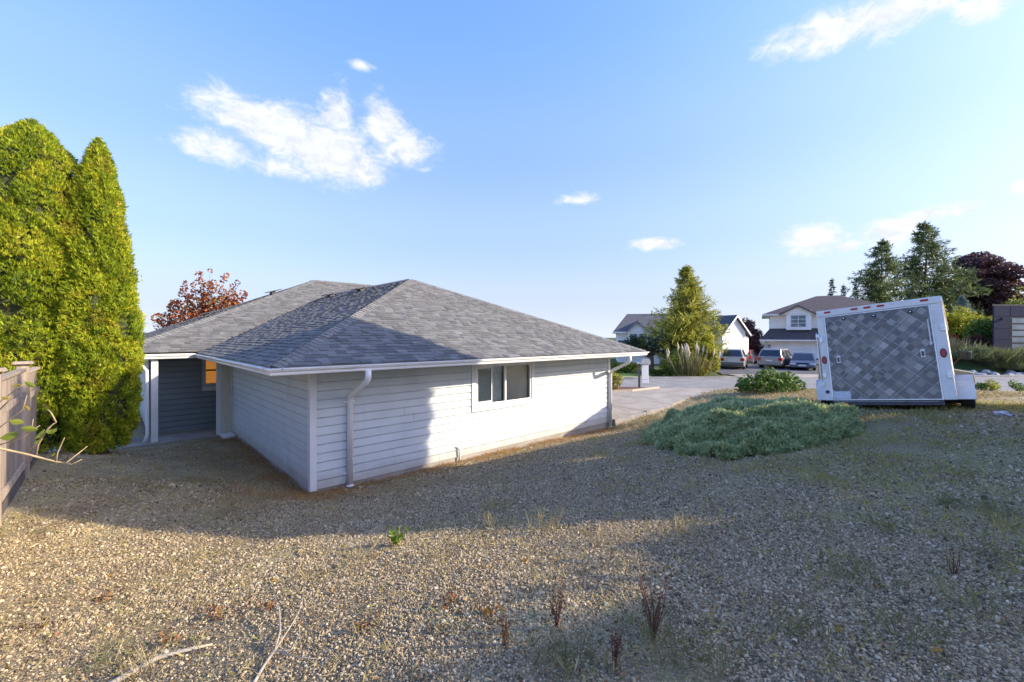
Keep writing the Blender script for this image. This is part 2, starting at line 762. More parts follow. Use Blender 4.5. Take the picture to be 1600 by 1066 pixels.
def zdrive(x, y):
    return 0.0 + 0.235 * smooth01((np.asarray(y, float) - 13.5) / 9.5)


DRIVE = [H(10.22, 0.0), H(14.8, 0.0), Vector((7.9, 19.6, 0)), Vector((9.9, 21.3, 0)), Vector((12.2, 22.85, 0)), Vector((8.3, 23.35, 0)),
         Vector((7.7, 23.15, 0)), Vector((6.2, 22.1, 0)), Vector((1.5, 21.2, 0)), H(10.22, 8.0)]
STREET = [(-60, 30), (6.7, 23.6), (12.2, 22.9), (23.6, 20.8), (80, 11), (80, 33), (34, 30.3), (8.2, 28.9), (-60, 31.5)]
HOUSE = [H(0.05, 0.05), H(10.05, 0.05), H(10.05, 9), H(18, 9), H(18, 23), H(-2, 23), H(-2, 8.7), H(-2.3, 7.5), H(0.05, 7.5)]

# the natural ground: one sheet, fine in the yard, coarse towards the horizon
xs = np.concatenate([-np.geomspace(700, 15.5, 16), np.arange(-14.5, 26.01, 0.13), np.geomspace(27, 700, 20)])
ys = np.concatenate([-np.geomspace(300, 6, 10), np.arange(-4.5, 25.01, 0.13), np.geomspace(25.6, 900, 36)])
GX, GY = np.meshgrid(xs, ys)
GZ = gz(GX, GY)
# small unevenness of the yard
bump = np.array([mnoise.noise((x * 0.9, y * 0.9, 0)) * 0.028 + mnoise.noise((x * 2.7, y * 2.7, 3)) * 0.016 + mnoise.noise((x * 0.35, y * 0.35, 7)) * 0.03
                 for x, y in zip(GX.ravel(), GY.ravel())]).reshape(GX.shape)
near_house = np.zeros(GX.shape)
GAB = (GX - A.x) * U.x + (GY - A.y) * U.y, (GX - A.x) * Vd.x + (GY - A.y) * Vd.y
GZ = GZ + bump * smooth01((30 - np.hypot(GX, GY)) / 6)


def lower(poly, d):
    global GZ
    m = inpoly(GX, GY, poly)
    return m


GZ = np.where(inpoly(GX, GY, DRIVE), np.minimum(GZ, zdrive(GX, GY) - 0.10), GZ)
GZ = np.where(inpoly(GX, GY, STREET), np.minimum(GZ, 0.10), GZ)
GZ = np.where(inpoly(GX, GY, HOUSE), np.minimum(GZ, -0.2), GZ)
nx_, ny_ = len(xs), len(ys)
idx = np.arange(nx_ * ny_).reshape(ny_, nx_)
quads = np.stack([idx[:-1, :-1], idx[:-1, 1:], idx[1:, 1:], idx[1:, :-1]], -1).reshape(-1, 4)

# --- ground material: crushed gravel, dry grass, moss and bare soil
b = NB('yard_gravel')
P = b.position()
gcol = b.voronoi(75.0)
gsep = b.n('ShaderNodeSeparateColor')
b.put(gsep.inputs[0], gcol)
stone = b.ramp(gsep.outputs[0], [(0, (.10, .073, .041)), (.35, (.27, .20, .108)), (.7, (.45, .345, .19)), (1, (.63, .51, .31))])
gd = b.voronoi(75.0, out='Distance')
stone = b.mix(b.remap(gd, 0.35, 0.75, 0, .75), stone, (.055, .048, .04))
soil = b.mix(b.remap(b.noise(28.0, 8, .8), .38, .62), (.20, .145, .085), (.36, .27, .155))
strw = b.mix(b.remap(b.noise(40.0, 5, .7), .35, .65), (.26, .21, .115), (.52, .44, .26))
grn = b.mix(b.remap(b.noise(75.0, 6, .8), .40, .60), (.13, .115, .04), (.48, .42, .16))
base = b.mix(b.remap(b.noise(2.3, 8, .65), .42, .62, 0, .5), stone, soil)
sx_ = b.n('ShaderNodeSeparateXYZ')
b.put(sx_.inputs[0], P)
gx_, gy_ = sx_.outputs[0], sx_.outputs[1]
n1 = b.noise(0.55, 6, .6)
n2 = b.noise(1.7, 6, .65)
# dry grass grows over the left part and on the verge by the street
left = b.remap(gx_, -1.0, -5.5)
verge = b.math('MULTIPLY', b.remap(b.math('ADD', gy_, b.math('MULTIPLY', gx_, -0.12)), 7.3, 9.6), b.remap(gx_, 3.0, 6.5))
dry = b.math('ADD', b.math('MULTIPLY', left, .16), b.math('MULTIPLY', verge, .8))
dry = b.remap(b.math('ADD', b.math('ADD', n1, dry), b.math('MULTIPLY', b.math('SUBTRACT', n2, .5), .6)), .58, .78, 0, .9)
base = b.mix(dry, base, strw)
gright = b.remap(gx_, 1.5, 5.0, 0, .15)
gm = b.remap(b.math('ADD', b.math('ADD', b.noise(1.1, 6, .65, b.mapped(loc=(5, 9, 0))), gright), b.math('MULTIPLY', b.math('SUBTRACT', n2, .5), .5)), .52, .76, 0, .6)
gm = b.math('MULTIPLY', gm, b.math('SUBTRACT', 1.0, verge, True))
base = b.mix(gm, base, grn)
# green lawns and gardens across the street
lawn = b.mix(b.remap(b.noise(.4, 6), .4, .65), (.05, .085, .02), (.15, .14, .055))
base = b.mix(b.remap(gy_, 28.0, 29.5), base, lawn)
ht = b.math('ADD', b.math('MULTIPLY', b.math('SUBTRACT', 1.0, gd), 1.0), b.math('MULTIPLY', b.noise(120, 3), .6))
mat_ground = b.out(b.principled(base, .92, 0, .15, b.bump(ht, .7, .012)))

me = mesh_np('ground', np.stack([GX, GY, GZ], -1).reshape(-1, 3), quads, None, mat_ground, True)
tag(link('ground', me), kind='structure')


def sheet(name, poly, zf, mat, thick=0.12, step=0.6, kind='structure', smooth=False):
    """a slab following zf inside a polygon, with an edge going down"""
    bm = bmesh.new()
    vs = [bm.verts.new((p[0], p[1], 0)) for p in poly]
    f = bm.faces.new(vs)
    bmesh.ops.triangulate(bm, faces=[f])
    for it in range(5):
        es = [e for e in bm.edges if e.calc_length() > step * 2]
        if not es:
            break
        bmesh.ops.subdivide_edges(bm, edges=es, cuts=1)
        bmesh.ops.triangulate(bm, faces=[f for f in bm.faces if len(f.verts) > 3])
    top = list(bm.verts)
    r = bmesh.ops.extrude_face_region(bm, geom=list(bm.faces))
    newv = [v for v in r['geom'] if isinstance(v, bmesh.types.BMVert)]
    for v in newv:
        v.co.z = float(zf(v.co.x, v.co.y))
    ns = set(newv)
    for v in bm.verts:
        if v not in ns:
            v.co.z = float(zf(v.co.x, v.co.y)) - thick
    bmesh.ops.recalc_face_normals(bm, faces=list(bm.faces))
    m = bpy.data.meshes.new(name)
    bm.to_mesh(m)
    bm.free()
    m.materials.append(mat)
    o = link(name, m)
    return tag(o, kind=kind)


def concrete(name, c1, c2, joints=None):
    b = NB(name)
    n = b.noise(1.2, 8, .65)
    c = b.mix(b.remap(n, .35, .68), c1, c2)
    c = hsv(b, c, b.remap(b.noise(45, 4, .6), .3, .7, .88, 1.1))
    c = b.mix(b.remap(b.noise(.7, 9, .75, b.mapped(loc=(3, 1, 0))), .56, .72, 0, .45), c, tuple(x * .6 for x in c1))
    return b.out(b.principled(c, .85, 0, .25, b.bump(b.noise(90, 4), .25, .004)))


mat_drive = concrete('driveway_concrete', (.285, .25, .195), (.385, .345, .28))
mat_street = concrete('street_asphalt', (.21, .20, .185), (.275, .265, .245))
mat_street2 = concrete('drive_asphalt', (.085, .085, .09), (.13, .128, .125))
mat_kerb = concrete('kerb_concrete', (.34, .32, .29), (.45, .43, .39))

sheet('driveway', DRIVE, lambda x, y: zdrive(x, y), mat_drive, 0.3, 0.5)
# sawn joints between the poured bays
mat_joint = simple('joint_filler', (.20, .17, .135), .9, .2, 8)
for (p_, q_) in ((H(12.6, .01), H(12.6, 7.9)), (H(15.0, .5), H(15.0, 7.0)), (H(17.4, 1.2), H(17.4, 5.5)), (H(10.3, 3.2), H(19.5, 3.2))):
    d_ = (q_ - p_).normalized()
    w_ = Vector((-d_.y, d_.x, 0)) * .011
    k_ = 16
    m_ = MB()
    for i in range(k_):
        a_, c_ = p_.lerp(q_, i / k_), p_.lerp(q_, (i + 1) / k_)
        pts_ = [a_ - w_, c_ - w_, c_ + w_, a_ + w_]
        m_.add([Vector((v.x, v.y, float(zdrive(v.x, v.y)) + .005)) for v in pts_], [(0, 1, 2, 3)])
    tag(m_.build('driveway_joint', mat_joint), kind='structure')
sheet('street', STREET, lambda x, y: 0.19, mat_street, 0.2, 2.0)
# kerbs of the street
mb = MB()
for pts in ([(-60, 31.55), (8.2, 28.95), (16, 29.3)], [(29.5, 30.12), (34, 30.35), (80, 33.05)]):
    for (x0, y0), (x1, y1) in zip(pts[:-1], pts[1:]):
        d = Vector((x1 - x0, y1 - y0, 0)).normalized()
        nrm = Vector((-d.y, d.x, 0)) * .22
        p0, p1 = Vector((x0, y0, .05)), Vector((x1, y1, .05))
        mb.hexa([p0, p1, p1 + nrm, p0 + nrm] + [q + Vector((0, 0, .25)) for q in (p0, p1, p1 + nrm, p0 + nrm)])
tag(mb.build('kerb', mat_kerb), kind='structure')
# gravel shoulder and aprons across the street
sheet('pavement', [(16.2, 29.3), (29.3, 30.1), (29.3, 32.6), (16.2, 32.2)], lambda x, y: .215, mat_drive, .2, 2.0)
sheet('parking_apron', [(15.8, 32.24), (36.5, 32.9), (37.5, 47), (23.5, 48), (19.0, 43.0)], lambda x, y: .235 + .002 * (y - 32), mat_street2, .2, 3.0)

# ------------------------------------------------------------------ the bungalow
def paint(name, col, var=.05, grain=True, rough=.55, dirt=None, splash=False):
    b = NB(name)
    c = hsv(b, col, b.remap(b.noise(2.0, 6), .3, .7, 1 - var, 1 + var))
    if splash:      # rain-splashed soil on the lowest boards, faint runs further up
        sz = b.n('ShaderNodeSeparateXYZ')
        b.put(sz.inputs[0], b.position())
        hgt = b.math('ADD', sz.outputs[2], b.math('MULTIPLY', b.noise(3.0, 8, .7), -.55))
        c = b.mix(b.remap(hgt, -.28, .10, .55, 0), c, (.36, .30, .22))
        run = b.noise(1.0, 5, .65, b.mapped(scale=(9, 9, .5)))
        c = b.mix(b.remap(run, .55, .8, 0, .30), c, (.45, .45, .42))
    r = b.n('ShaderNodeObjectInfo').outputs['Random']
    c = hsv(b, c, b.remap(r, 0, 1, .965, 1.03, False))
    if dirt:
        c = b.mix(b.remap(b.noise(3.5, 9, .75), .52, .8, 0, dirt[1]), c, dirt[0])
    h = b.noise(1.0, 5, .6, b.mapped(scale=(6, 6, 160)))
    return b.out(b.principled(c, rough, 0, .4, b.bump(h, .25 if grain else 0.05, .002)))


mat_siding = paint('siding_paint', (.575, .61, .618), dirt=((.50, .50, .47), .3), splash=True)
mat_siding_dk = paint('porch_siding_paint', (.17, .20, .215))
mat_trim = paint('trim_paint', (.70, .70, .68), .03, False)
mat_white = simple('white_enamel', (.82, .81, .79), .35, .04, 3, dirt=((.55, .53, .48), .35))
mat_vinyl = simple('window_vinyl', (.80, .80, .78), .35, .03)
mat_soffit = simple('soffit_paint', (.60, .58, .52), .7, .05)
mat_cement = concrete('foundation_concrete', (.30, .27, .23), (.42, .38, .33))
mat_darkroom = simple('room_wall', (.33, .34, .30), .8, .1)
mat_roomfloor = simple('room_floor', (.30, .33, .22), .8, .15)
mat_glass = glass('window_glass', clear=.93)
mat_black = simple('black_plastic', (.02, .02, .022), .5, .2)

b = NB('asphalt_shingle')
t_ = b.attr('tone')
col = b.ramp(t_, [(0, (.07, .069, .066)), (.4, (.142, .139, .130)), (.75, (.215, .209, .190)), (1, (.32, .31, .275))])
col = hsv(b, col, b.remap(b.noise(260, 2, .5), .3, .7, .72, 1.28))
col = b.mix(b.remap(b.noise(1.3, 6, .7), .5, .75, 0, .25), col, (.19, .19, .185))
col = b.mix(b.remap(b.noise(.8, 8, .75, b.mapped(loc=(7, 3, 1))), .55, .75, 0, .3), col, (.10, .098, .092))
mat_shingle = b.out(b.principled(col, .9, 0, .2, b.bump(b.noise(320, 2), .5, .003)))

house = thing('bungalow', 'low blue-grey bungalow with lap siding and grey shingled hip roof', 'house', H(0, 0, 0))
HL = Vector(rootloc(house))

OV = 0.9          # roof edge beyond the wall
ZE = 2.50         # height of the roof edge
PITCH = 0.435
W1 = 10.1         # length of the long garage wall
BM = 8.46         # line from which the main roof overhangs
ZM = 2.55


def board_box(p0, d, length, z0, z1, out, lip=.013, base=.004):
    """one lap board: its bottom edge stands proud, its top tucks under the next"""
    p0 = Vector(p0)
    d = Vector(d)
    o = Vector(out)
    q = [p0, p0 + d * length]
    # the face leans in a little; a groove added under each lip darkens the lap
    prof = [(-.028, z0), (base + lip, z0), (base + lip - .004, z0 + .02), (base, z1 - .026), (-.018, z1 - .018), (-.018, z1), (-.028, z1)]
    return [q[0] + o * a + Vector((0, 0, z)) for a, z in prof], d * length


def wall_boards(p0, d, out, length, z0, ztop, mat, cuts, holes=(), expo=.177, parent=house):
    """cuts: per course list of butt joints; holes: (x0, x1, z0, z1)"""
    k = 0
    z = z0
    while z < ztop - .03:
        z1 = min(z + expo - .0004, ztop)
        xs_ = sorted(set([0.0, length] + [c for c in cuts(k) if 0 < c < length]))
        segs = [(xs_[i], xs_[i + 1]) for i in range(len(xs_) - 1)]
        for (x0, x1, hz0, hz1) in holes:
            new = []
            zz0, zz1 = z + .01, min(z + expo, ztop) - .01
            for s0, s1 in segs:
                if zz1 > hz0 and zz0 < hz1 and s1 > x0 and s0 < x1:
                    if s0 < x0:
                        new.append((s0, x0))
                    if s1 > x1:
                        new.append((x1, s1))
                else:
                    new.append((s0, s1))
            segs = new
        for s0, s1 in segs:
            if s1 - s0 < .02:
                continue
            m = MB()
            g = .0035
            m.prism(*board_box(Vector(p0) + Vector(d) * (s0 + g), d, s1 - s0 - 2 * g, z, z1, out))
            m.build('siding_board', mat, parent)
        z += expo
        k += 1


rj = random.Random(5)
_c1 = {k: [x for x in (1.6 + rj.random() * 2.0, 4.6 + rj.random() * 1.6, 7.4 + rj.random() * 1.5)] for k in range(20)}
WP0, WP1, WZ0, WZ1 = 3.93, 6.24, 1.06, 2.36
wall_boards(H(.10, 0), U, -Vd, W1 - .2, 0.0, 2.37, mat_siding, lambda k: _c1[k], [(WP0 - .10, WP1 - .10, WZ0 + .02, WZ1)])
_c2 = {k: [x for x in (1.4 + rj.random() * 2.2, 4.2 + rj.random() * 2.0)] for k in range(20)}
wall_boards(H(0, 7.34), -Vd, -U, 7.24, 0.0, 2.37, mat_siding, lambda k: _c2[k])
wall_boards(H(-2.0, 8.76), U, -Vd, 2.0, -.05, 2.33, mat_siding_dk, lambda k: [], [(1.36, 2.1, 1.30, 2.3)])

# structural backing behind the boards (the garage is a closed box with one window opening)
m = MB()
wb = .03
for (a0, a1, z0, z1) in ((.02, WP0, -.01, 2.37), (WP1, W1, -.01, 2.37), (WP0, WP1, -.01, WZ0 + .03), (WP0, WP1, WZ1 - .03, 2.37)):
    m.hexa([H(a0, wb, z0), H(a1, wb, z0), H(a1, wb + .12, z0), H(a0, wb + .12, z0), H(a0, wb, z1), H(a1, wb, z1), H(a1, wb + .12, z1), H(a0, wb + .12, z1)])
m.hexa([H(wb, .151, -.01), H(wb + .12, .151, -.01), H(wb + .12, 8.6, -.01), H(wb, 8.6, -.01), H(wb, .151, 2.37), H(wb + .12, .151, 2.37), H(wb + .12, 8.6, 2.37), H(wb, 8.6, 2.37)])
m.hexa([H(W1 - .15, .151, -.01), H(W1 - .03, .151, -.01), H(W1 - .03, 8.6, -.01), H(W1 - .15, 8.6, -.01), H(W1 - .15, .151, 2.37), H(W1 - .03, .151, 2.37), H(W1 - .03, 8.6, 2.37), H(W1 - .15, 8.6, 2.37)])
m.hexa([H(-2.0, 8.80, -.1), H(18, 8.80, -.1), H(18, 8.95, -.1), H(-2, 8.95, -.1), H(-2.0, 8.80, 2.36), H(18, 8.80, 2.36), H(18, 8.95, 2.36), H(-2, 8.95, 2.36)])
m.hexa([H(-2.0, 8.951, -.1), H(-1.85, 8.951, -.1), H(-1.85, 23, -.1), H(-2, 23, -.1), H(-2.0, 8.951, 2.36), H(-1.85, 8.951, 2.36), H(-1.85, 23, 2.36), H(-2, 23, 2.36)])
m.hexa([H(17.85, 8.951, -.1), H(18, 8.951, -.1), H(18, 23, -.1), H(17.85, 23, -.1), H(17.85, 8.951, 2.36), H(18, 8.951, 2.36), H(18, 23, 2.36), H(17.85, 23, 2.36)])
m.build('wall', mat_siding, house)

# foundation strip
m = MB()
m.hexa([H(-.012, .012, -.5), H(W1 + .01, .012, -.5), H(W1 + .01, .14, -.5), H(-.012, .14, -.5), H(-.012, .012, -.006), H(W1 + .01, .012, -.006), H(W1 + .01, .14, -.006), H(-.012, .14, -.006)])
m.hexa([H(-.012, .1402, -.5), H(.12, .1402, -.5), H(.12, 7.5, -.5), H(-.012, 7.5, -.5), H(-.012, .1402, -.006), H(.12, .1402, -.006), H(.12, 7.5, -.006), H(-.012, 7.5, -.006)])
m.build('foundation', mat_cement, house)


def post_box(a0, a1, b0, b1, z0, z1, name, mat, parent=house, bevel=.004):
    m = MB()
    m.hexa([H(a0, b0, z0), H(a1, b0, z0), H(a1, b1, z0), H(a0, b1, z0), H(a0, b0, z1), H(a1, b0, z1), H(a1, b1, z1), H(a0, b1, z1)])
    return m.build(name, mat, parent, bevel=bevel)


# corner boards
post_box(-.028, .097, -.030, -.003, -.02, 2.372, 'corner_trim', mat_trim)
post_box(-.031, -.004, -.027, .098, -.02, 2.372, 'corner_trim', mat_trim)
post_box(W1 - .097, W1 + .03, -.030, -.003, -.02, 2.372, 'corner_trim', mat_trim)
post_box(-.031, -.002, 7.36, 7.46, -.05, 2.372, 'corner_trim', mat_trim)
# porch: slab, corner post, pilaster, ceiling
m = MB()
m.hexa([H(-5.0, 7.44, -.45), H(-.02, 7.44, -.45), H(-.02, 8.80, -.45), H(-5.0, 8.80, -.45), H(-5.0, 7.44, -.10), H(-.02, 7.44, -.10), H(-.02, 8.80, -.10), H(-5.0, 8.80, -.10)])
m.build('porch_slab', mat_cement, house, bevel=.01)
post_box(-2.0, -1.84, 7.66, 7.82, -.10, 2.37, 'porch_post', mat_white)
post_box(-.30, -.034, 7.47, 7.62, -.10, 2.37, 'porch_post', simple('cream_trim', (.62, .57, .47), .5, .05))
post_box(-.42, -.30, 7.49, 7.60, -.10, 2.37, 'trim_strip', mat_trim)
post_box(-.36, -.03, 6.75, 7.40, -.13, -.035, 'splash_block', mat_white)

# soffit and fascia
m = MB()
zs = 2.375
m.add([H(-.87, -.87, zs), H(W1 + .87, -.87, zs), H(W1 + .87, 0.02, zs), H(-.87, 0.02, zs)], [(0, 1, 2, 3)])
m.add([H(-.87, 0.0202, zs), H(.02, 0.0202, zs), H(.02, 8.8, zs), H(-.87, 8.8, zs)], [(0, 1, 2, 3)])
m.add([H(W1 - .02, 0.0202, zs), H(W1 + .87, 0.0202, zs), H(W1 + .87, 8.8, zs), H(W1 - .02, 8.8, zs)], [(0, 1, 2, 3)])
m.add([H(-2.87, 7.59, zs + .003), H(-.8702, 7.59, zs + .003), H(-.8702, 8.82, zs + .003), H(-2.87, 8.82, zs + .003)], [(0, 1, 2, 3)])
m.add([H(-2.87, 8.8202, zs + .003), H(-1.9, 8.8202, zs + .003), H(-1.9, 23.8, zs + .003), H(-2.87, 23.8, zs + .003)], [(0, 1, 2, 3)])
m.build('soffit', mat_soffit, house)


def sweep(profile, corners, name, mat, parent=house, closed=False):
    """profile: list of (o, z); corners: functions o -> plan position, mitred where they meet"""
    m = MB()
    vs, fs = [], []
    n = len(profile)
    for c in corners:
        for o, z in profile:
            q = c(o)
            vs.append((q.x, q.y, z))
    for i in range(len(corners) - 1):
        for j in range(n - 1):
            fs.append((i * n + j, (i + 1) * n + j, (i + 1) * n + j + 1, i * n + j + 1))
    fs.append(tuple(range(n)))
    fs.append(tuple((len(corners) - 1) * n + j for j in range(n - 1, -1, -1)))
    m.add(vs, fs)
    return m.build(name, mat, parent)


cL = lambda o: H(-o, -o)
cR = lambda o: H(W1 + o, -o)
cRb = lambda o: H(W1 + o, 8.0)
cI = lambda o: H(-o, BM - o)
cM = lambda o: H(-2.0 - o, BM - o)
cMb = lambda o: H(-2.0 - o, 22.9 + o)
prof_f = [(.86, 2.36), (.86, 2.50), (.882, 2.50), (.882, 2.36), (.86, 2.36)]
sweep(prof_f, [cRb, cR, cL, cI, cM, cMb], 'fascia', mat_white)
prof_g = [(.884, 2.475), (.884, 2.362), (.935, 2.358), (.948, 2.375), (.952, 2.412), (.985, 2.438), (.990, 2.458), (1.004, 2.462), (1.006, 2.482), (.990, 2.484), (.985, 2.470), (.940, 2.44), (.90, 2.42), (.90, 2.475)]
sweep(prof_g, [cRb, cR, cL], 'gutter', mat_white)
sweep(prof_g, [lambda o: H(-o, -o + .0006), cI, cM, cMb], 'gutter', mat_white)


# downspouts
def downspout(p, a_out, b_out, zb, strap_z, off_wall=(0, 0)):
    r = .058
    q = H(a_out, b_out)
    wl = H(p, -.075)
    path = [Vector((q.x, q.y, 2.37)), Vector((q.x, q.y, 2.23))]
    e0 = Vector((q.x, q.y, 2.15))
    e1 = Vector((wl.x, wl.y, 1.80))
    path += [e0.lerp(e1, .10) + Vector((0, 0, .015)), e0.lerp(e1, .9) - Vector((0, 0, .01)), Vector((wl.x, wl.y, 1.70)), Vector((wl.x, wl.y, zb + .03))]
    m = MB().tube(path, r, 14)
    o = m.build('downspout', mat_white, house, smooth=True)
    m = MB().cyl((wl.x, wl.y, zb + .03), (0, 0, 1), .085, .03, 18, .06)
    m.build('downspout_flange', mat_white, o)
    for z in strap_z:
        s = MB()
        c = H(p, -.03)
        for sg in (-1, 1):
            s.hexa([H(p + sg * .04 - .0, -.036, z - .018), H(p + sg * .115, -.036, z - .018), H(p + sg * .115, -.026, z - .018), H(p + sg * .04, -.026, z - .018),
                    H(p + sg * .04, -.036, z + .018), H(p + sg * .115, -.036, z + .018), H(p + sg * .115, -.026, z + .018), H(p + sg * .04, -.026, z + .018)] if sg > 0 else
                   [H(p - .115, -.036, z - .018), H(p - .04, -.036, z - .018), H(p - .04, -.026, z - .018), H(p - .115, -.026, z - .018),
                    H(p - .115, -.036, z + .018), H(p - .04, -.036, z + .018), H(p - .04, -.026, z + .018), H(p - .115, -.026, z + .018)])
        s.tube([(wl + (Vector((math.cos(t), math.sin(t), 0)) * .051) + Vector((0, 0, z))) for t in np.linspace(0, 2 * PI, 15)], .008, 5)
        s.build('strap', mat_white, o)
    return o


downspout(.74, .74, -.93, -.07, (1.67, .20))
downspout(10.06, 9.95, -.93, -.19, (1.55, .35))
m = MB().tube([H(-2.55, 8.0, 2.28), H(-2.42, 7.9, 2.25), H(-2.2, 7.72, 2.16), H(-2.1, 7.70, 2.02), H(-2.08, 7.70, .15), H(-2.16, 7.62, -.08)], .045, 12)
m.build('downspout', mat_white, house, smooth=True)

# gooseneck vent pipe low on the wall
m = MB().tube([H(3.52, -.06, -.12), H(3.52, -.06, .20), H(3.51, -.06, .245), H(3.47, -.045, .262), H(3.43, -.02, .255), H(3.42, 0.0, .245)], .022, 10)
m.build('vent_pipe', mat_white, house, smooth=True)

# garage window -------------------------------------------------------------
tw = .11
for nm, (a0, a1, z0, z1) in (('window_trim', (WP0, WP0 + tw, WZ0 - .0, 2.372)), ('window_trim', (WP1 - tw, WP1, WZ0, 2.372)),
                             ('window_trim', (WP0 + tw + .001, WP1 - tw - .001, WZ0, WZ0 + .13)), ('window_trim', (WP0 + tw + .001, WP1 - tw - .001, 2.26, 2.372))):
    post_box(a0, a1, -.036, .02, z0, z1, nm, mat_trim)
wa0, wa1, wz0, wz1 = WP0 + tw, WP1 - tw, WZ0 + .13, 2.26
win = post_box(wa0, wa1, -.01, .05, wz0, wz0 + .05, 'window_frame', mat_vinyl)
for (a0, a1, z0, z1, b0) in ((wa0, wa0 + .055, wz0 + .0505, wz1 - .0505, -.01), (wa1 - .05, wa1, wz0 + .0505, wz1 - .0505, -.01), (wa0, wa1, wz1 - .05, wz1, -.01),
                             (5.09, 5.15, wz0 + .0505, wz1 - .0505, -.012)):
    post_box(a0, a1, b0, .05, z0, z1, 'window_frame', mat_vinyl)
# sliding sash, pulled partly open
for (a0, a1, z0, z1) in ((wa0 + .11, wa0 + .16, wz0 + .055, wz1 - .055), (wa0 + .62, wa0 + .67, wz0 + .055, wz1 - .055), (wa0 + .161, wa0 + .619, wz0 + .055, wz0 + .10), (wa0 + .161, wa0 + .619, wz1 - .10, wz1 - .055)):
    post_box(a0, a1, .055, .085, z0, z1, 'window_sash', mat_vinyl)
for (a0, a1, bb) in ((wa0 + .16, wa0 + .62, .07), (5.15, wa1 - .05, .02), (wa0 + .67, 5.09, .026)):
    m = MB().add([H(a0, bb, wz0 + .05), H(a1, bb, wz0 + .05), H(a1, bb, wz1 - .05), H(a0, bb, wz1 - .05)], [(0, 1, 2, 3)])
    m.build('window_pane', mat_glass, house)
post_box(5.96, 6.04, -.014, -.009, wz0 + .055, wz0 + .067, 'window_latch', mat_black)
# roller blind on the right; pale sheets added to brighten the left panes
m = MB().add([H(5.16, .12, wz0 + .05), H(wa1 - .05, .12, wz0 + .05), H(wa1 - .05, .12, wz1 - .05), H(5.16, .12, wz1 - .05)], [(0, 1, 2, 3)])
m.build('roller_blind', simple('blind_cloth', (.68, .64, .54), .8, .06, 3), house)
m = MB().add([H(wa0 + .16, .10, wz0 + .09), H(wa0 + .62, .10, wz0 + .09), H(wa0 + .62, .10, wz1 - .09), H(wa0 + .16, .10, wz1 - .09)], [(0, 1, 2, 3)])
m.build('sash_backing', simple('sash_backing_pale', (.60, .60, .50), .9, .1, 30), house)
m = MB().add([H(wa0 + .70, .12, wz0 + .02), H(5.08, .12, wz0 + .02), H(5.08, .12, wz1 - .05), H(wa0 + .70, .12, wz1 - .05)], [(0, 1, 2, 3)])
m.build('pane_backing', simple('pane_backing_pale', (.74, .78, .70), .9, .15, 5), house)
# the room behind it
m = MB()
m.add([H(3.2, 3.0, .0), H(7.2, 3.0, .0), H(7.2, 3.0, 2.3), H(3.2, 3.0, 2.3), H(3.2, .16, 0), H(7.2, .16, 0), H(7.2, .16, 2.3), H(3.2, .16, 2.3)],
      [(0, 1, 2, 3), (4, 0, 3, 7), (1, 5, 6, 2), (7, 3, 2, 6)])
m.build('room_wall', mat_darkroom, house)
m = MB().add([H(3.2, .16, .85), H(7.2, .16, .85), H(7.2, 3.0, .85), H(3.2, 3.0, .85)], [(0, 1, 2, 3)])
m.build('room_floor', mat_roomfloor, house)

# porch window with wooden blinds; their colour glows to imitate warm light
b = NB('glowing_wooden_blind')
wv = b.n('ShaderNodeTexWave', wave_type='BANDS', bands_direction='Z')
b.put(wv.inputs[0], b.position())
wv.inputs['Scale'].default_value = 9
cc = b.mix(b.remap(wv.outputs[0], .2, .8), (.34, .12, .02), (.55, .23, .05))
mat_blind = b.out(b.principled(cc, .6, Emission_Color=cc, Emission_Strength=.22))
for (a0, a1, z0, z1) in ((-.64, -.54, 1.34, 2.33), (-.539, .3, 1.34, 1.44), (-.539, .3, 2.24, 2.33)):
    post_box(a0, a1, 8.72, 8.77, z0, z1, 'window_trim', simple('porch_trim', (.34, .36, .37), .5, .04))
m = MB()
m.hexa([H(-.53, 8.775, 1.45), H(.3, 8.775, 1.45), H(.3, 8.79, 1.45), H(-.53, 8.79, 1.45), H(-.53, 8.775, 2.24), H(.3, 8.775, 2.24), H(.3, 8.79, 2.24), H(-.53, 8.79, 2.24)])
m.build('window_blind', mat_blind, house)
post_box(-.535, .3, 8.745, 8.772, 1.86, 1.91, 'window_frame', simple('brown_sash', (.10, .05, .02), .5, .1))

# roof ------------------------------------------------------------------------
n_slope = lambda inward: Vector((-PITCH * inward.x, -PITCH * inward.y, 1)).normalized()
CS = 1 / math.sqrt(1 + PITCH ** 2)   # plan distance per metre of slope


def face_frame(origin, along, inward, z0):
    o = Vector((origin.x, origin.y, z0))
    up = Vector((inward.x, inward.y, PITCH)).normalized()
    return o, along, up, n_slope(inward)


R1 = 5.95
f_front = face_frame(H(-OV, -OV), U, Vd, ZE)           # long garage wall
f_left = face_frame(H(-OV, -OV), Vd, U, ZE)            # over the shaded side wall
f_right = face_frame(H(W1 + OV, -OV), Vd, -U, ZE)
f_main = face_frame(H(-2 - OV, BM - OV), U, Vd, ZM)    # main roof, towards the yard
f_mleft = face_frame(H(-2 - OV, BM - OV), Vd, U, ZM)
R2 = 8.16
MW = 21.0      # plan width of the main roof
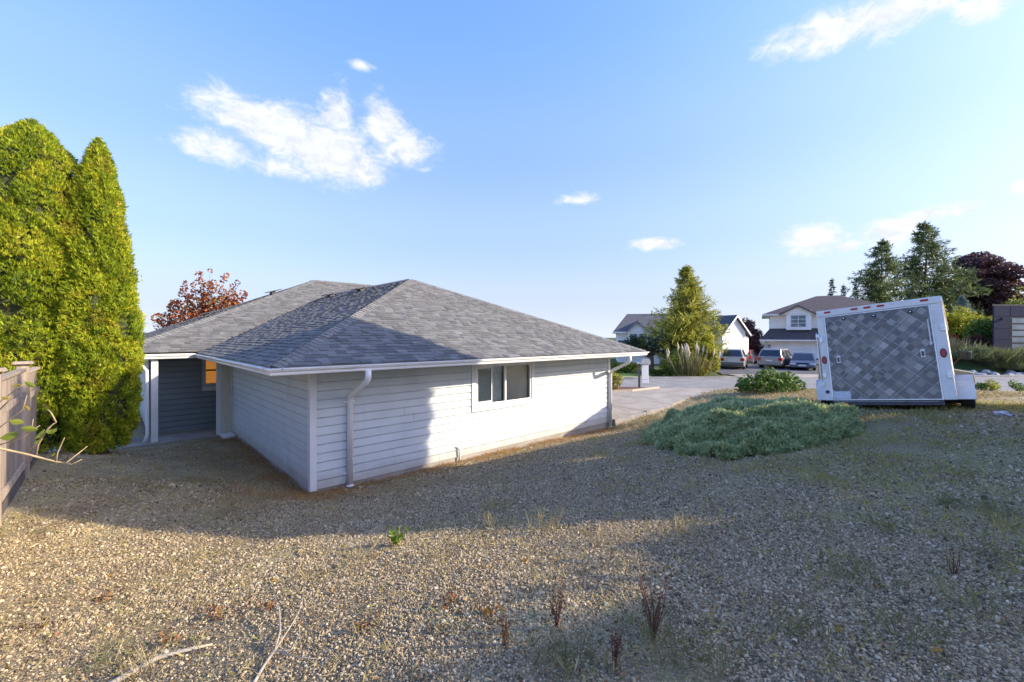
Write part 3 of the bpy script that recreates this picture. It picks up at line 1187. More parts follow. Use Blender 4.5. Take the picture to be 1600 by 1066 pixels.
# roof deck under the shingles
m = MB()
zr1, zr2 = ZE + R1 * PITCH, ZM + R2 * PITCH
dz = -.012
ap = H(R1 - OV, R1 - OV, zr1 + dz)
rd = H(R1 - OV, 16.0, zr1 + dz)
e0, e1 = H(-OV, -OV, ZE + dz), H(W1 + OV, -OV, ZE + dz)
m.add([e0, e1, ap], [(0, 1, 2)])
m.add([e0, ap, rd, H(-OV, 16.0, ZE + dz)], [(0, 1, 2, 3)])
m.add([e1, H(W1 + OV, 16.0, ZE + dz), rd, ap], [(0, 1, 2, 3)])
q0, q1, q2, q3 = H(-2.9, BM - OV, ZM + dz), H(-2.9 + MW, BM - OV, ZM + dz), H(-2.9 + MW, BM - OV + 2 * R2, ZM + dz), H(-2.9, BM - OV + 2 * R2, ZM + dz)
r0, r1 = H(-2.9 + R2, BM - OV + R2, zr2 + dz), H(-2.9 + MW - R2, BM - OV + R2, zr2 + dz)
# only the part of the front slope left of the garage wing reaches the eaves
m.add([q0, H(-.9, BM - OV, ZM + dz), H(5.05, BM - OV + 5.95, ZM + 5.95 * PITCH + dz), H(5.05, BM - OV + R2, zr2 + dz), r0], [(0, 1, 2, 3, 4)])
m.add([H(5.05, BM - OV + 5.95, ZM + 5.95 * PITCH + dz), H(W1 + OV, BM - OV, ZM + dz), q1, r1, H(5.05, BM - OV + R2, zr2 + dz)], [(0, 1, 2, 3, 4)])
m.add([q3, q0, r0], [(0, 1, 2)])
m.add([q1, q2, r1], [(0, 1, 2)])
m.add([q2, q3, r0, r1], [(0, 1, 2, 3)])
m.build('roof_deck', mat_shingle, house)

EXPO = .146
wedge_cache = {}


def wedge_np(n, w, ttone, t0, e):
    pass


def tabs(face, smax_plan, lo, hi, parts_rows=0, r=None, wmin=.13, wmax=.27):
    """courses of laminated shingles; the lowest parts_rows courses become single objects"""
    o, al, up, nr = face
    r = r or random.Random(11)
    V, Fq, tn = [], [], []
    singles = []
    k = 0
    s = 0.0
    smax = smax_plan / CS
    while s < smax - .02:
        s1 = min(s + EXPO + .02, smax)
        h0a, h1a = lo(s * CS), hi(s * CS)
        h0b, h1b = lo(s1 * CS), hi(s1 * CS)
        h = min(h0a, h0b) - r.random() * .2
        while h < max(h1a, h1b):
            w = r.uniform(wmin, wmax)
            x0, x1 = h, h + w
            h = x1
            raised = r.random() < .55
            t = (.024 if raised else .011) + (.012 if k == 0 else 0)
            tone = min(1, max(0, r.gauss(.43 if raised else .53, .095)))
            a0, a1 = max(x0, h0a), min(x1, h1a)
            b0, b1 = max(x0, h0b), min(x1, h1b)
            if a1 - a0 < .01 and b1 - b0 < .01:
                continue
            whole = a0 == x0 and a1 == x1 and b0 == x0 and b1 == x1
            if k < parts_rows and whole and len(singles) < 300:
                singles.append((x0, x1, s, s1, t, tone))
                continue
            if a1 < a0:
                a0 = a1 = (b0 if x0 < h0a else b1)
            if b1 < b0:
                b0 = b1 = (a0 if x0 < h0b else a1)
            lip = -.012 if k == 0 else 0.0
            base = len(V)
            for (hh, ss, tt) in ((a0, s + lip, 0.0), (a1, s + lip, 0.0), (a0, s + lip, t), (a1, s + lip, t), (b1, s1, .004), (b0, s1, .004)):
                V.append(o + al * hh + up * ss + nr * tt)
            flipped = al.cross(up).dot(nr) < 0
            for f in ((0, 1, 3, 2), (2, 3, 4, 5), (0, 2, 5, 5), (1, 4, 3, 3)):
                f = tuple(base + i for i in f)
                Fq.append(f[::-1] if flipped else f)
                tn.append(tone)
        s += EXPO
        k += 1
    return V, Fq, tn, singles


def quad_tri(Fq, tn):
    q = [f for f in Fq if len(set(f)) == 4]
    tq = [t for f, t in zip(Fq, tn) if len(set(f)) == 4]
    tr, tt = [], []
    for f, t in zip(Fq, tn):
        u_ = []
        for i in f:
            if i not in u_:
                u_.append(i)
        if len(u_) == 3:
            tr.append(u_)
            tt.append(t)
    return [np.array(q), np.array(tr)], tq + tt


singles_all = []
for fi, (face, sm, lo, hi, pr) in enumerate((
        (f_front, R1, lambda s: s, lambda s: W1 + 2 * OV - s, 6),
        (f_left, R1, lambda s: s, lambda s: BM + s + .1, 0),
        (f_main, R2, lambda s: s, lambda s: (2.0 + s + .12) if s < 5.8 else MW - s, 0),
        (f_mleft, R2, lambda s: s, lambda s: 2 * R2 - s, 0))):
    V_, Fq_, tn_, sg_ = tabs(face, sm, lo, hi, pr, random.Random(20 + fi))
    Fs_, t2 = quad_tri(Fq_, tn_)
    me = mesh_np('shingle_field', np.array(V_) - np.array(HL), Fs_, t2, mat_shingle)
    tag(link('shingle_field', me, house), kind='stuff')
    singles_all += [(face, s_) for s_ in sg_]

# single shingles along the eaves: eight shared meshes, scaled in width
sh_mesh = []
for i in range(8):
    t = .024 if i % 2 else .012
    V_ = [(0, 0, 0), (1, 0, 0), (0, 0, t), (1, 0, t), (1, EXPO + .02, .004), (0, EXPO + .02, .004)]
    tone = [.28, .38, .44, .50, .56, .62, .70, .34][i]
    sh_mesh.append(mesh_np('shingle', V_, [np.array([(0, 1, 3, 2), (2, 3, 4, 5)]), np.array([(0, 2, 5), (1, 4, 3)])], [tone] * 4, mat_shingle))
rs = random.Random(3)
for (o_, al, up, nr), (x0, x1, s, s1, t, tone) in singles_all:
    ob = link('shingle', sh_mesh[rs.randrange(8)], house)
    p = o_ + al * x0 + up * (s - (.012 if s == 0 else 0)) - HL
    M = Matrix((al, up, nr)).transposed().to_4x4()
    ob.matrix_local = Matrix.Translation(p) @ M @ Matrix.Diagonal((x1 - x0 - .002, 1, 1.7 if s == 0 else 1, 1))


# hip and ridge caps
def caps(p0, p1, n1, n2, name, single, wing=.175, step=.145, r=random.Random(8)):
    p0, p1 = Vector(p0), Vector(p1)
    d = (p1 - p0)
    ln = d.length
    d.normalize()
    w1 = d.cross(n1).normalized()
    w2 = d.cross(n2).normalized()
    # wings point away from each other, down the two slopes
    mid = (n1 + n2).normalized()
    if w1.dot(n2) > 0:
        w1 = -w1
    if w2.dot(n1) > 0:
        w2 = -w2
    k = int(ln / step)

    def piece(tone):
        m = MB()
        e = step + .03
        lift0, lift1 = .030, .012
        A0, B0, C0 = w1 * wing + n1 * (lift0 - .010), mid * (lift0 + .012), w2 * wing + n2 * (lift0 - .010)
        A1, B1, C1 = w1 * wing + d * e + n1 * (lift1 - .004), mid * (lift1 + .012) + d * e, w2 * wing + d * e + n2 * (lift1 - .004)
        dn = -mid * .016
        m.add([A0, B0, C0, A1, B1, C1, A0 + dn, B0 + dn, C0 + dn], [(0, 1, 4, 3), (1, 2, 5, 4), (6, 7, 1, 0), (7, 8, 2, 1), (0, 3, 6), (2, 8, 5)], tone)
        return m
    if single:
        mesh = [piece(t).mesh(name, mat_shingle) for t in (.52, .62, .70, .78)]
        for i in range(k):
            q = p0 + d * (i * step) - HL
            link(name, mesh[r.randrange(4)], house, q)
    else:
        big = MB()
        for i in range(k):
            m = piece(r.uniform(.45, .8))
            q = p0 + d * (i * step)
            base = [Vector(v) + q for v in m.V]
            big.add(base, m.Q + m.T, m.tq[0])
        tag(big.build(name + '_run', mat_shingle, house), kind='stuff')


nf, nl, nrr, nm_, nml = f_front[3], f_left[3], f_right[3], f_main[3], f_mleft[3]
apx = H(R1 - OV, R1 - OV, zr1)
caps(H(-OV, -OV, ZE), apx, nf, nl, 'hip_cap', True)
caps(H(W1 + OV, -OV, ZE), apx, nf, nrr, 'hip_cap', True)
caps(H(R1 - OV, 14.0, zr1), apx, nl, nrr, 'ridge_cap', True)
mr0 = H(-2.9 + R2, BM - OV + R2, zr2)
caps(H(-2.9, BM - OV, ZM), mr0, nm_, nml, 'hip_cap', True)
n_back = n_slope(-Vd)
caps(H(-2.9, BM - OV + 2 * R2, ZM), mr0, n_back, nml, 'hip_cap', False)
caps(H(-2.9 + MW - R2, BM - OV + R2, zr2), mr0, nm_, n_back, 'ridge_cap', False)


# roof vents
def roof_vent(face, h, s, sc=1.0):
    o_, al, up, nr = face
    p = o_ + al * h + up * s
    m = MB()
    w, l, t = .19 * sc, .19 * sc, .10 * sc
    c = [p - al * w, p + al * w, p + al * w + up * 2 * l, p - al * w + up * 2 * l]
    top = [p - al * w * 1.25 - up * .07 + nr * t, p + al * w * 1.25 - up * .07 + nr * t, p + al * w * 1.2 + up * 2 * l + nr * (t * .55), p - al * w * 1.2 + up * 2 * l + nr * (t * .55)]
    neck = [p - al * w * .7 + up * .1, p + al * w * .7 + up * .1, p + al * w * .7 + up * .3, p - al * w * .7 + up * .3]
    m.hexa(neck + [q + nr * t * .8 for q in neck])
    m.hexa(top + [q + nr * .035 for q in top])
    m.build('roof_vent', simple('vent_metal', (.07, .07, .075), .55, .2), house, bevel=.006)


roof_vent(f_left, 12.4, 5.8, 1.4)
roof_vent(f_left, 9.1, 5.8, 1.4)
roof_vent(f_mleft, 8.6, 6.6, 1.6)
roof_vent(f_mleft, 8.0, 3.4, 1.5)
# ribbed cap at the foot of the valley

# ------------------------------------------------------------------ fence on the left
b = NB('weathered_wood')
v = b.mapped(scale=(14, 14, 1.2))
n = b.noise(1.0, 6, .65, v)
r = b.n('ShaderNodeObjectInfo').outputs['Random']
c = b.ramp(n, [(.25, (.22, .165, .12)), (.5, (.38, .30, .225)), (.75, (.52, .43, .335))])
c = hsv(b, c, b.remap(r, 0, 1, .82, 1.16, False))
mat_wood = b.out(b.principled(c, .85, 0, .2, b.bump(n, .5, .006)))
mat_wood_dk = simple('stained_timber', (.12, .10, .085), .85, .3, 3, .3, 40)

FA = -3.9
fence = thing('wooden_fence', 'weathered grey board fence with capped post at left edge', 'fence', H(FA, 0, g1(*H(FA, 0)[:2])))


def fbox(b0, b1, a0, a1, z0, z1, name, mat=mat_wood, bevel=0.0, slope=0.0):
    m = MB()
    m.hexa([H(a0, b0, z0), H(a1, b0, z0), H(a1, b1, z0 + slope), H(a0, b1, z0 + slope), H(a0, b0, z1), H(a1, b0, z1), H(a1, b1, z1 + slope), H(a0, b1, z1 + slope)])
    return m.build(name, mat, fence, bevel=bevel)


rf = random.Random(4)
PB = 1.72
for (b0, b1, zt, zb) in ((-4.2, PB - .07, 2.50, .86), (PB + .07, 3.42, 2.44, .82)):
    x = b0
    while x < b1 - .05:
        w = min(.142, b1 - x)
        dz_ = rf.uniform(-.004, .004)
        fbox(x + .003, x + w - .003, FA - .02 + rf.uniform(-.004, .004), FA + .0, zb, zt - .05 + dz_, 'board')
        x += w
    fbox(b0, b1, FA - .045, FA + .05, zt - .047, zt - .005, 'top_rail')
    fbox(b0, b1, FA + .0065, FA + .045, 2.02 + (zt - 2.5), 2.11 + (zt - 2.5), 'rail')
    fbox(b0, b1, FA + .0065, FA + .045, zb + .06, zb + .15, 'rail')
    fbox(b0, b1, FA - .03, FA + .03, zb - .25, zb - .004, 'kickboard', mat_wood_dk)
for pb, zc in ((PB, 2.62), (-.75, 2.64), (-3.2, 2.66)):
    p = fbox(pb - .05, pb + .05, FA - .07, FA + .07, .3, zc - .06, 'post', mat_wood, .006)
    c = MB()
    z0 = zc - .058
    c.hexa([H(FA - .12, pb - .11, z0), H(FA + .12, pb - .11, z0), H(FA + .12, pb + .11, z0), H(FA - .12, pb + .11, z0),
            H(FA - .10, pb - .09, z0 + .045), H(FA + .10, pb - .09, z0 + .045), H(FA + .10, pb + .09, z0 + .045), H(FA - .10, pb + .09, z0 + .045)])
    c.build('post_cap', mat_wood, p, bevel=.008)

# ------------------------------------------------------------------ trees and shrubs: builders
mat_bark = simple('tree_bark', (.13, .095, .07), .9, .3, 8, .6, 30)
mat_twig = simple('pale_twig', (.42, .31, .16), .7, .2, 20)


def taper_trunk(parent, base, h, r0, r1, name='trunk', mat=None, lean=(0, 0), n=10, seg=7, wob=.04):
    r = random.Random(int(abs(base[0] * 97 + base[1] * 31)) + 1)
    path, rad = [], []
    for i in range(seg + 1):
        t = i / seg
        path.append(Vector((base[0] + lean[0] * t + r.uniform(-wob, wob) * (i > 0) * h * .15, base[1] + lean[1] * t + r.uniform(-wob, wob) * (i > 0) * h * .15, base[2] - .1 + (h + .1) * t)))
        rad.append((r0 * (1.25 if i == 0 else 1)) * (1 - t) + r1 * t)
    m = MB().tube(path, rad, n)
    return m.build(name, mat or mat_bark, parent, smooth=True), path


def columnar_cedar(name, label, base, H_, R, seed, mat, nspray=11000, group=None, prof=None, leafsz=.095, lift=.12):
    t = thing(name, label, 'tree', base, 0, group)
    r = np.random.default_rng(seed)
    taper_trunk(t, base, H_ * .9, .13, .03)
    # radius profile of an arborvitae: round shoulders, tapering slowly to a blunt tip
    zz = r.uniform(0, 1, int(nspray * 2.2))
    pr = prof or (lambda q: np.interp(q, [0, .08, .2, .37, .45, .62, .72, .82, .90, .95, .985, 1], [.74, .88, .97, 1.0, .97, .82, .70, .56, .42, .28, .13, .02]))
    acc = r.uniform(0, 1, int(nspray * 2.2)) < np.clip(pr(zz) * 1.0, .12, 1)
    zz = zz[acc][:nspray]
    n = len(zz)
    th = r.uniform(0, 2 * PI, n)
    # vertical flutes and lumps so that the outline is uneven
    # plumes: upright tongues of foliage, each with its own depth and tint
    pc = np.floor(th / (2 * PI) * 15 + .6 * np.sin(zz * 23 + seed)).astype(int) % 15
    pz = np.floor(zz * H_ / .62 + (pc * 0.37) % 1).astype(int)
    tab = r.uniform(-1, 1, (15, 64, 2))
    pv = tab[pc, pz % 64]
    fz = (zz * H_ / .62 + (pc * 0.37) % 1) % 1
    fa = (th / (2 * PI) * 15 + .6 * np.sin(zz * 23 + seed)) % 1
    bulge = np.sin(PI * fa) * np.sin(PI * np.clip(fz * .9 + .1, 0, 1))
    lump = .06 * np.sin(th * 3 + zz * 5 + seed) + .10 * pv[:, 0] + .16 * (bulge - .5)
    rad = R * pr(zz) * (1 + lump) * (1 - np.abs(r.normal(0, .07, n)))
    stray = r.uniform(0, 1, n) < .03            # loose tips stand out of the outline
    rad = np.where(stray, rad * r.uniform(1.04, 1.13, n), rad)
    hollow = (pv[:, 1] < -.72) & (bulge > .25) & (r.uniform(0, 1, n) < .82)
    zz, th, rad, pv = zz[~hollow], th[~hollow], rad[~hollow], pv[~hollow]
    n = len(zz)
    C = np.stack([base[0] + rad * np.cos(th), base[1] + rad * np.sin(th), base[2] + lift + zz * (H_ - lift)], 1)
    out = np.stack([np.cos(th), np.sin(th), np.zeros(n)], 1)
    D = out * r.uniform(.25, .8, n)[:, None] + np.array([0, 0, 1.0]) * r.uniform(.5, 1.2, n)[:, None] + r.normal(0, .28, (n, 3))
    Vs, Fq = sprays(C - D * .05, D, leafsz, r, 4, .40, .19)
    cl = .5 + .5 * pv[:, 1]
    tone = np.repeat(np.clip(r.normal(.5, .17, n) + (cl - .5) * .4, 0, 1), 4)
    parts = [(Vs, Fq, tone)]
    leafmesh('foliage', parts, mat, t)
    # twiggy inside that stops the light
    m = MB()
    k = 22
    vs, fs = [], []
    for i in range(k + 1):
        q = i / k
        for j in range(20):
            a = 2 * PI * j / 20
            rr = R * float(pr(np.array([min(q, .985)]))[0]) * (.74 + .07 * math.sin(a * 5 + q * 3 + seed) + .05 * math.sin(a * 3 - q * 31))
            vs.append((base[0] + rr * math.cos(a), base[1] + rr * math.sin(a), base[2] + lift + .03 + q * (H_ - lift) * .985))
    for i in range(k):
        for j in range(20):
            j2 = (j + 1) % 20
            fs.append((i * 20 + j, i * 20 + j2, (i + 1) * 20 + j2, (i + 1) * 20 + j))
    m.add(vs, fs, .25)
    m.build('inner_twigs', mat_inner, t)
    return t


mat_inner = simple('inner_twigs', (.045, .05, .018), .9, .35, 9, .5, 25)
mat_arbor = foliage('arborvitae_leaf', [(0, (.07, .115, .010)), (.3, (.19, .27, .018)), (.55, (.36, .42, .024)), (.8, (.53, .55, .035)), (1, (.58, .44, .07))], .35,
                    patch=((.40, .26, .05), 1.6, .55, .45))
cb1, cb2 = H(-4.35, 5.15), H(-3.1, 4.62)
columnar_cedar('cedar_tree', 'taller left one of two clipped yellow green columnar cedars behind fence', Vector((-10.45, 9.35, g1(-10.45, 9.35))), 7.25, 1.08, 3, mat_arbor, 48000, 'columnar cedars beside the fence', lambda q: np.interp(q, [0, .08, .2, .4, .6, .75, .87, .93, .97, .99, 1], [.74, .88, .97, 1.0, 1.0, .9, .70, .47, .24, .10, .02]))
columnar_cedar('cedar_tree', 'narrower right one of two columnar cedars between fence and porch', Vector((-9.27, 9.62, g1(-9.27, 9.62))), 7.05, .70, 5, mat_arbor, 36000, 'columnar cedars beside the fence')

# trees of the plot next door, to the right of the picture: they throw the long shadows over the yard
mat_dkcedar = foliage('dark_cedar_leaf', [(0, (.03, .05, .015)), (.5, (.06, .09, .02)), (1, (.10, .12, .03))], .2)
for i, (yy, hh, rr) in enumerate(((4.35, 9.9, 1.0), (5.65, 10.4, 1.0), (7.3, 10.2, 1.0))):
    columnar_cedar('cedar_tree', ('tall dark cedar nearest in the row right of the yard', 'tall dark cedar in the middle of the row right of the yard', 'tall dark cedar farthest in the row right of the yard')[i],
                   Vector((12.0, yy, g1(12, yy))), hh, rr, 30 + i, mat_dkcedar, 8000, 'cedars on the next plot', lambda q: np.interp(q, [0, .1, .6, .8, .92, 1], [.8, 1, 1, .9, .65, .1]), .22, (.12, .12, 4.2)[i])


def leafy(t, clumps, n_per, leaf, mat, seed, name='foliage', up=.35, elong=1.5, tone_sp=.16, sq=(1, 1, 1), shell=.55, hang=0.0, toward=None):
    """foliage of a broadleaf crown: clumps = list of (centre, radius)"""
    r = np.random.default_rng(seed)
    parts = []
    for (c, rad) in clumps:
        n = max(6, int(n_per * (rad ** 2)))
        d = r.normal(size=(n, 3))
        d /= np.linalg.norm(d, axis=1)[:, None]
        q = rad * r.uniform(shell, 1.05, n) ** .7
        C = np.array(c) + d * q[:, None] * np.array(sq)
        if hang:
            C[:, 2] -= np.abs(r.normal(0, hang, n))
        V_, F_ = leaf_quads(C, leaf, r, up, elong, d * .8)
        parts.append((V_, F_, np.clip(r.normal(.5, tone_sp, n) + r.normal(0, .10), 0, 1)))
    return leafmesh(name, parts, mat, t)


def limbs(t, base, clumps, r0, fork=.35, mat=None, name='limb', every=1):
    m = MB()
    b0 = Vector(base)
    for i, (c, rad) in enumerate(clumps):
        if i % every:
            continue
        c = Vector(c)
        f = b0 + Vector(((c.x - b0.x) * .12, (c.y - b0.y) * .12, (c.z - b0.z) * fork))
        mid = f.lerp(c, .55) + Vector((0, 0, .06 * (c - f).length))
        m.tube([b0 + (f - b0) * .3, f, mid, c], [r0, r0 * .7, r0 * .4, r0 * .12], 6)
    return m.build(name, mat or mat_bark, t, smooth=True)


def ell_clumps(c, rx, ry, rz, n, rad, seed, bottom=-1.0, surf=.5):
    r = random.Random(seed)
    out = []
    while len(out) < n:
        d = Vector((r.gauss(0, 1), r.gauss(0, 1), r.gauss(0, 1))).normalized()
        if d.z < bottom:
            continue
        q = r.uniform(surf, .95)
        out.append((Vector((c[0] + d.x * rx * q, c[1] + d.y * ry * q, c[2] + d.z * rz * q)), rad * r.uniform(.7, 1.25)))
    return out


def conifer(name, label, base, H_, R, mat, seed, levels=24, per=8, nsp=10, spray=.5, droop=.25, upturn=0.0, group=None, trunk_r=.15, lowest=.06, power=.85, spk=3, width=.3, rag=.25):
    t = thing(name, label, 'tree', base, 0, group)
    taper_trunk(t, base, H_ * .97, trunk_r, .015, n=8)
    r = np.random.default_rng(seed)
    Cs, Ds, Sz = [], [], []
    br = MB()
    for i in range(levels):
        q = lowest + (1 - lowest) * (i / levels) ** .92
        z = base[2] + H_ * q
        ln = R * (1 - q) ** power
        k = max(4, int(per * (1 - .45 * q)))
        for j in range(k):
            a = r.uniform(0, 2 * PI)
            l = max(.12, ln * min(1, .52 + 1.6 * q) * r.uniform(1 - rag * 1.6, 1 + rag * .7))
            dx, dy = math.cos(a), math.sin(a)
            pr = []
            for s in range(5):
                f = s / 4
                pr.append((base[0] + dx * l * f, base[1] + dy * l * f, z - droop * l * f + upturn * l * f * f))
            br.tube(pr, [max(.006, l * .012), l * .01, l * .008, l * .005, .003], 4, False)
            ns = max(3, int(nsp * (.4 + .6 * l / R)))
            for s in range(ns):
                f = .12 + .9 * (s + r.uniform(0, 1)) / ns
                side = r.normal(0, .16) * l * (1 - .5 * f)
                Cs.append((base[0] + dx * l * f - dy * side, base[1] + dy * l * f + dx * side, z - droop * l * f + upturn * l * f * f + r.normal(0, .03) * l))
                Ds.append((dx * .8 - dy * np.sign(side) * .7, dy * .8 + dx * np.sign(side) * .7, -droop * .6 + upturn * 1.2 * f + r.normal(0, .2)))
                Sz.append(spray * (.55 + .45 * (1 - q)) * r.uniform(.7, 1.2))
    tip = 14
    for s in range(tip):
        Cs.append((base[0], base[1], base[2] + H_ * (.90 + .1 * s / tip)))
        Ds.append((r.normal(0, .5), r.normal(0, .5), 1.2))
        Sz.append(spray * .5)
    Cs, Ds, Sz = np.array(Cs), np.array(Ds), np.array(Sz)
    V_, F_ = sprays(Cs, Ds, Sz, r, spk, .5, width)
    leafmesh('foliage', [(V_, F_, np.repeat(np.clip(r.normal(.5, .2, len(Cs)), 0, 1), spk))], mat, t)
    br.build('branches', mat_bark, t)
    return t


t = thing('evergreen_shrub', 'broad low shrub under the farthest dark cedar right of the yard', 'shrub', (12.0, 7.3, g1(12, 7.3)))
cl = [(Vector((12.0, 6.7 + .32 * i, 2.1 + (i % 2) * 1.0)), .75) for i in range(5)] + [(Vector((12.0, 6.8 + .3 * i, 3.5)), .6) for i in range(4)]
leafy(t, cl, 900, .2, mat_dkcedar, 45)
MB().tube([(12, 7.3, 1.4), (12, 7.2, 2.5), (12.05, 7.3, 3.4)], [.06, .04, .02], 6).build('stem', mat_bark, t)
# dark evergreen shrub squeezed between the cedars and the porch
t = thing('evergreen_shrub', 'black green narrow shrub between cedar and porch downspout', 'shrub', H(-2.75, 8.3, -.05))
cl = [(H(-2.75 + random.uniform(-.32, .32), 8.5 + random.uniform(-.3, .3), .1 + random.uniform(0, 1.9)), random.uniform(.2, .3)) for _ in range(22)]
leafy(t, cl, 700, .085, foliage('black_green_leaf', [(0, (.008, .010, .008)), (1, (.02, .024, .018))], .1), 44)  # near-black green leaf
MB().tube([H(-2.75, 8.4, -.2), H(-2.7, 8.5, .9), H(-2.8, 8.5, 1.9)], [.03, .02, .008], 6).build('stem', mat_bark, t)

# the green mass of a hedge next door (right of the picture)
hedge = thing('tall_hedge', 'tall dark hedge along the right edge of the yard', 'hedge', (12.2, 1, g1(12.2, 1)))
m = MB()
vs, fs = [], []
ysh = np.linspace(3.42, -1.3, 26)
for i, yy in enumerate(ysh):
    top = np.interp(yy, [-9, 0.2, 1.2, 2.2, 3.1], [6.8, 7.0, 6.75, 6.25, 5.7]) + .12 * math.sin(yy * 3.1)
    g = g1(12.2, yy)
    for (dx, z) in ((-.55, g - .1), (-.55, top - .4), (-.25, top), (.25, top), (.55, top - .4), (.55, g - .1)):
        vs.append((12.2 + dx, yy, z))
for i in range(25):
    for j in range(5):
        fs.append((i * 6 + j, i * 6 + j + 1, (i + 1) * 6 + j + 1, (i + 1) * 6 + j))
fs += [tuple(range(6)), tuple(range(155, 149, -1))]
m.add(vs, fs)
m.build('inner_twigs', mat_inner, hedge)
rh = np.random.default_rng(9)
yy = rh.uniform(-1.4, 3.5, 6000)
top = np.interp(yy, [-9, 0.2, 1.2, 2.2, 3.1], [6.8, 7.0, 6.75, 6.25, 5.7])
u_ = rh.uniform(0, 1, 6000)
C = np.stack([12.2 + rh.choice([-1, 1], 6000) * rh.uniform(.45, .68, 6000), yy, 1.6 + (top - 1.5) * u_], 1)
V_, F_ = leaf_quads(C, .16, rh, .3, 1.6)
leafmesh('foliage', [(V_, F_, rh.uniform(0, 1, 6000))], mat_dkcedar, hedge)

# ------------------------------------------------------------------ spreading juniper
t = thing('juniper_shrub', 'wide low blue green spreading juniper on the gravel before the trailer', 'shrub', spot(1185, 690))
outline = [(1012, 692), (1030, 702), (1075, 715), (1130, 721), (1180, 716), (1240, 706), (1300, 692), (1345, 678), (1366, 662)]
front = [spot(*p) for p in outline]
back = [Vector((6.0, 8.55, 0)), Vector((5.75, 9.5, 0)), Vector((5.1, 10.3, 0)), Vector((4.2, 10.5, 0)), Vector((3.2, 10.2, 0))]
poly = [(p.x, p.y) for p in front] + [(p.x, p.y) for p in back]
rj_ = np.random.default_rng(21)
xs_, ys_ = np.array([p[0] for p in poly]), np.array([p[1] for p in poly])


def pdist(x, y):
    d = np.full(x.shape, 1e9)
    for i in range(len(poly)):
        a_, b_ = np.array(poly[i]), np.array(poly[(i + 1) % len(poly)])
        ab_ = b_ - a_
        tt = np.clip(((x - a_[0]) * ab_[0] + (y - a_[1]) * ab_[1]) / (ab_ @ ab_), 0, 1)
        d = np.minimum(d, np.hypot(x - a_[0] - tt * ab_[0], y - a_[1] - tt * ab_[1]))
    return d


def jun_h(x, y):
    e = pdist(x, y)
    lump = np.array([.02 + mnoise.noise((a * 1.3, b_ * 1.3, 2)) * .20 + mnoise.noise((a * 3.2, b_ * 3.2, 5)) * .20 for a, b_ in zip(x, y)])
    return (.14 + .24 * smooth01(e / 1.0) + lump) * smooth01(e / .25 + .2)


X = rj_.uniform(xs_.min() - .3, xs_.max() + .3, 110000)
Y = rj_.uniform(ys_.min() - .3, ys_.max() + .3, 110000)
k = np.where(inpoly(X, Y, poly), 1, -1) * pdist(X, Y) + np.array([.34 * mnoise.noise((a * 1.4, b_ * 1.4, 9)) + .16 * mnoise.noise((a * 4.5, b_ * 4.5, 4)) for a, b_ in zip(X, Y)]) > .06
X, Y = X[k][:46000], Y[k][:46000]
hh = jun_h(X, Y)
Z = gz(X, Y) + hh * (1 - np.abs(rj_.normal(0, .16, len(X))))
C = np.stack([X, Y, Z], 1)
# sprigs lie outwards from the middle and turn up at the tips
cx, cy = xs_.mean(), ys_.mean()
g_ = np.stack([X - cx, Y - cy, np.zeros(len(X))], 1)
g_ /= np.linalg.norm(g_, axis=1)[:, None] + 1e-6
D = g_ * .75 + rj_.normal(0, .45, (len(X), 3)) + np.array([0, 0, .5])
V_, F_ = sprays(C, D, .088, rj_, 5, .42, .22)
mat_jun = foliage('juniper_leaf', [(0, (.17, .225, .10)), (.45, (.43, .505, .245)), (.8, (.62, .66, .30)), (1, (.72, .67, .22))], .3, patch=((.36, .27, .15), 1.7, .60, .6))
leafmesh('foliage', [(V_, F_, np.repeat(np.clip(rj_.normal(.45, .2, len(X)), 0, 1), 5))], mat_jun, t)
nx = 46
gxs, gys = np.meshgrid(np.linspace(xs_.min(), xs_.max(), nx), np.linspace(ys_.min(), ys_.max(), nx))
ins = inpoly(gxs, gys, poly) & (pdist(gxs.ravel(), gys.ravel()).reshape(gxs.shape) > .24)
hz = gz(gxs, gys) + np.where(ins, jun_h(gxs.ravel(), gys.ravel()).reshape(gxs.shape) * .72, -.15)
ii = np.arange(nx * nx).reshape(nx, nx)
qd = np.stack([ii[:-1, :-1], ii[:-1, 1:], ii[1:, 1:], ii[1:, :-1]], -1).reshape(-1, 4)
keep = ins.ravel()[qd].any(1)
me = mesh_np('inner_twigs', np.stack([gxs, gys, hz], -1).reshape(-1, 3) - np.array(rootloc(t)), qd[keep], None, simple('juniper_twigs', (.03, .042, .03), .9, .3, 12, .5, 30), True)
link('inner_twigs', me, t)
# fallen orange leaves caught in it
kk = rj_.choice(len(X), 300, replace=False)
kk = kk[[i for i in range(300) if (X[kk[i]] > 4.6 and rj_.uniform() < .30)]][:46]
C2 = C[kk] + np.array([0, 0, .07])
V_, F_ = leaf_quads(C2, .085, rj_, 1.2, 1.4)
mat_autumn = foliage('fallen_leaf', [(0, (.16, .06, .02)), (.4, (.42, .17, .02)), (.75, (.55, .30, .04)), (1, (.22, .20, .04))], .3)
o = leafmesh('fallen_leaves', [(V_, F_, rj_.uniform(0, 1, len(C2)))], mat_autumn, None)
tag(o, kind='stuff')

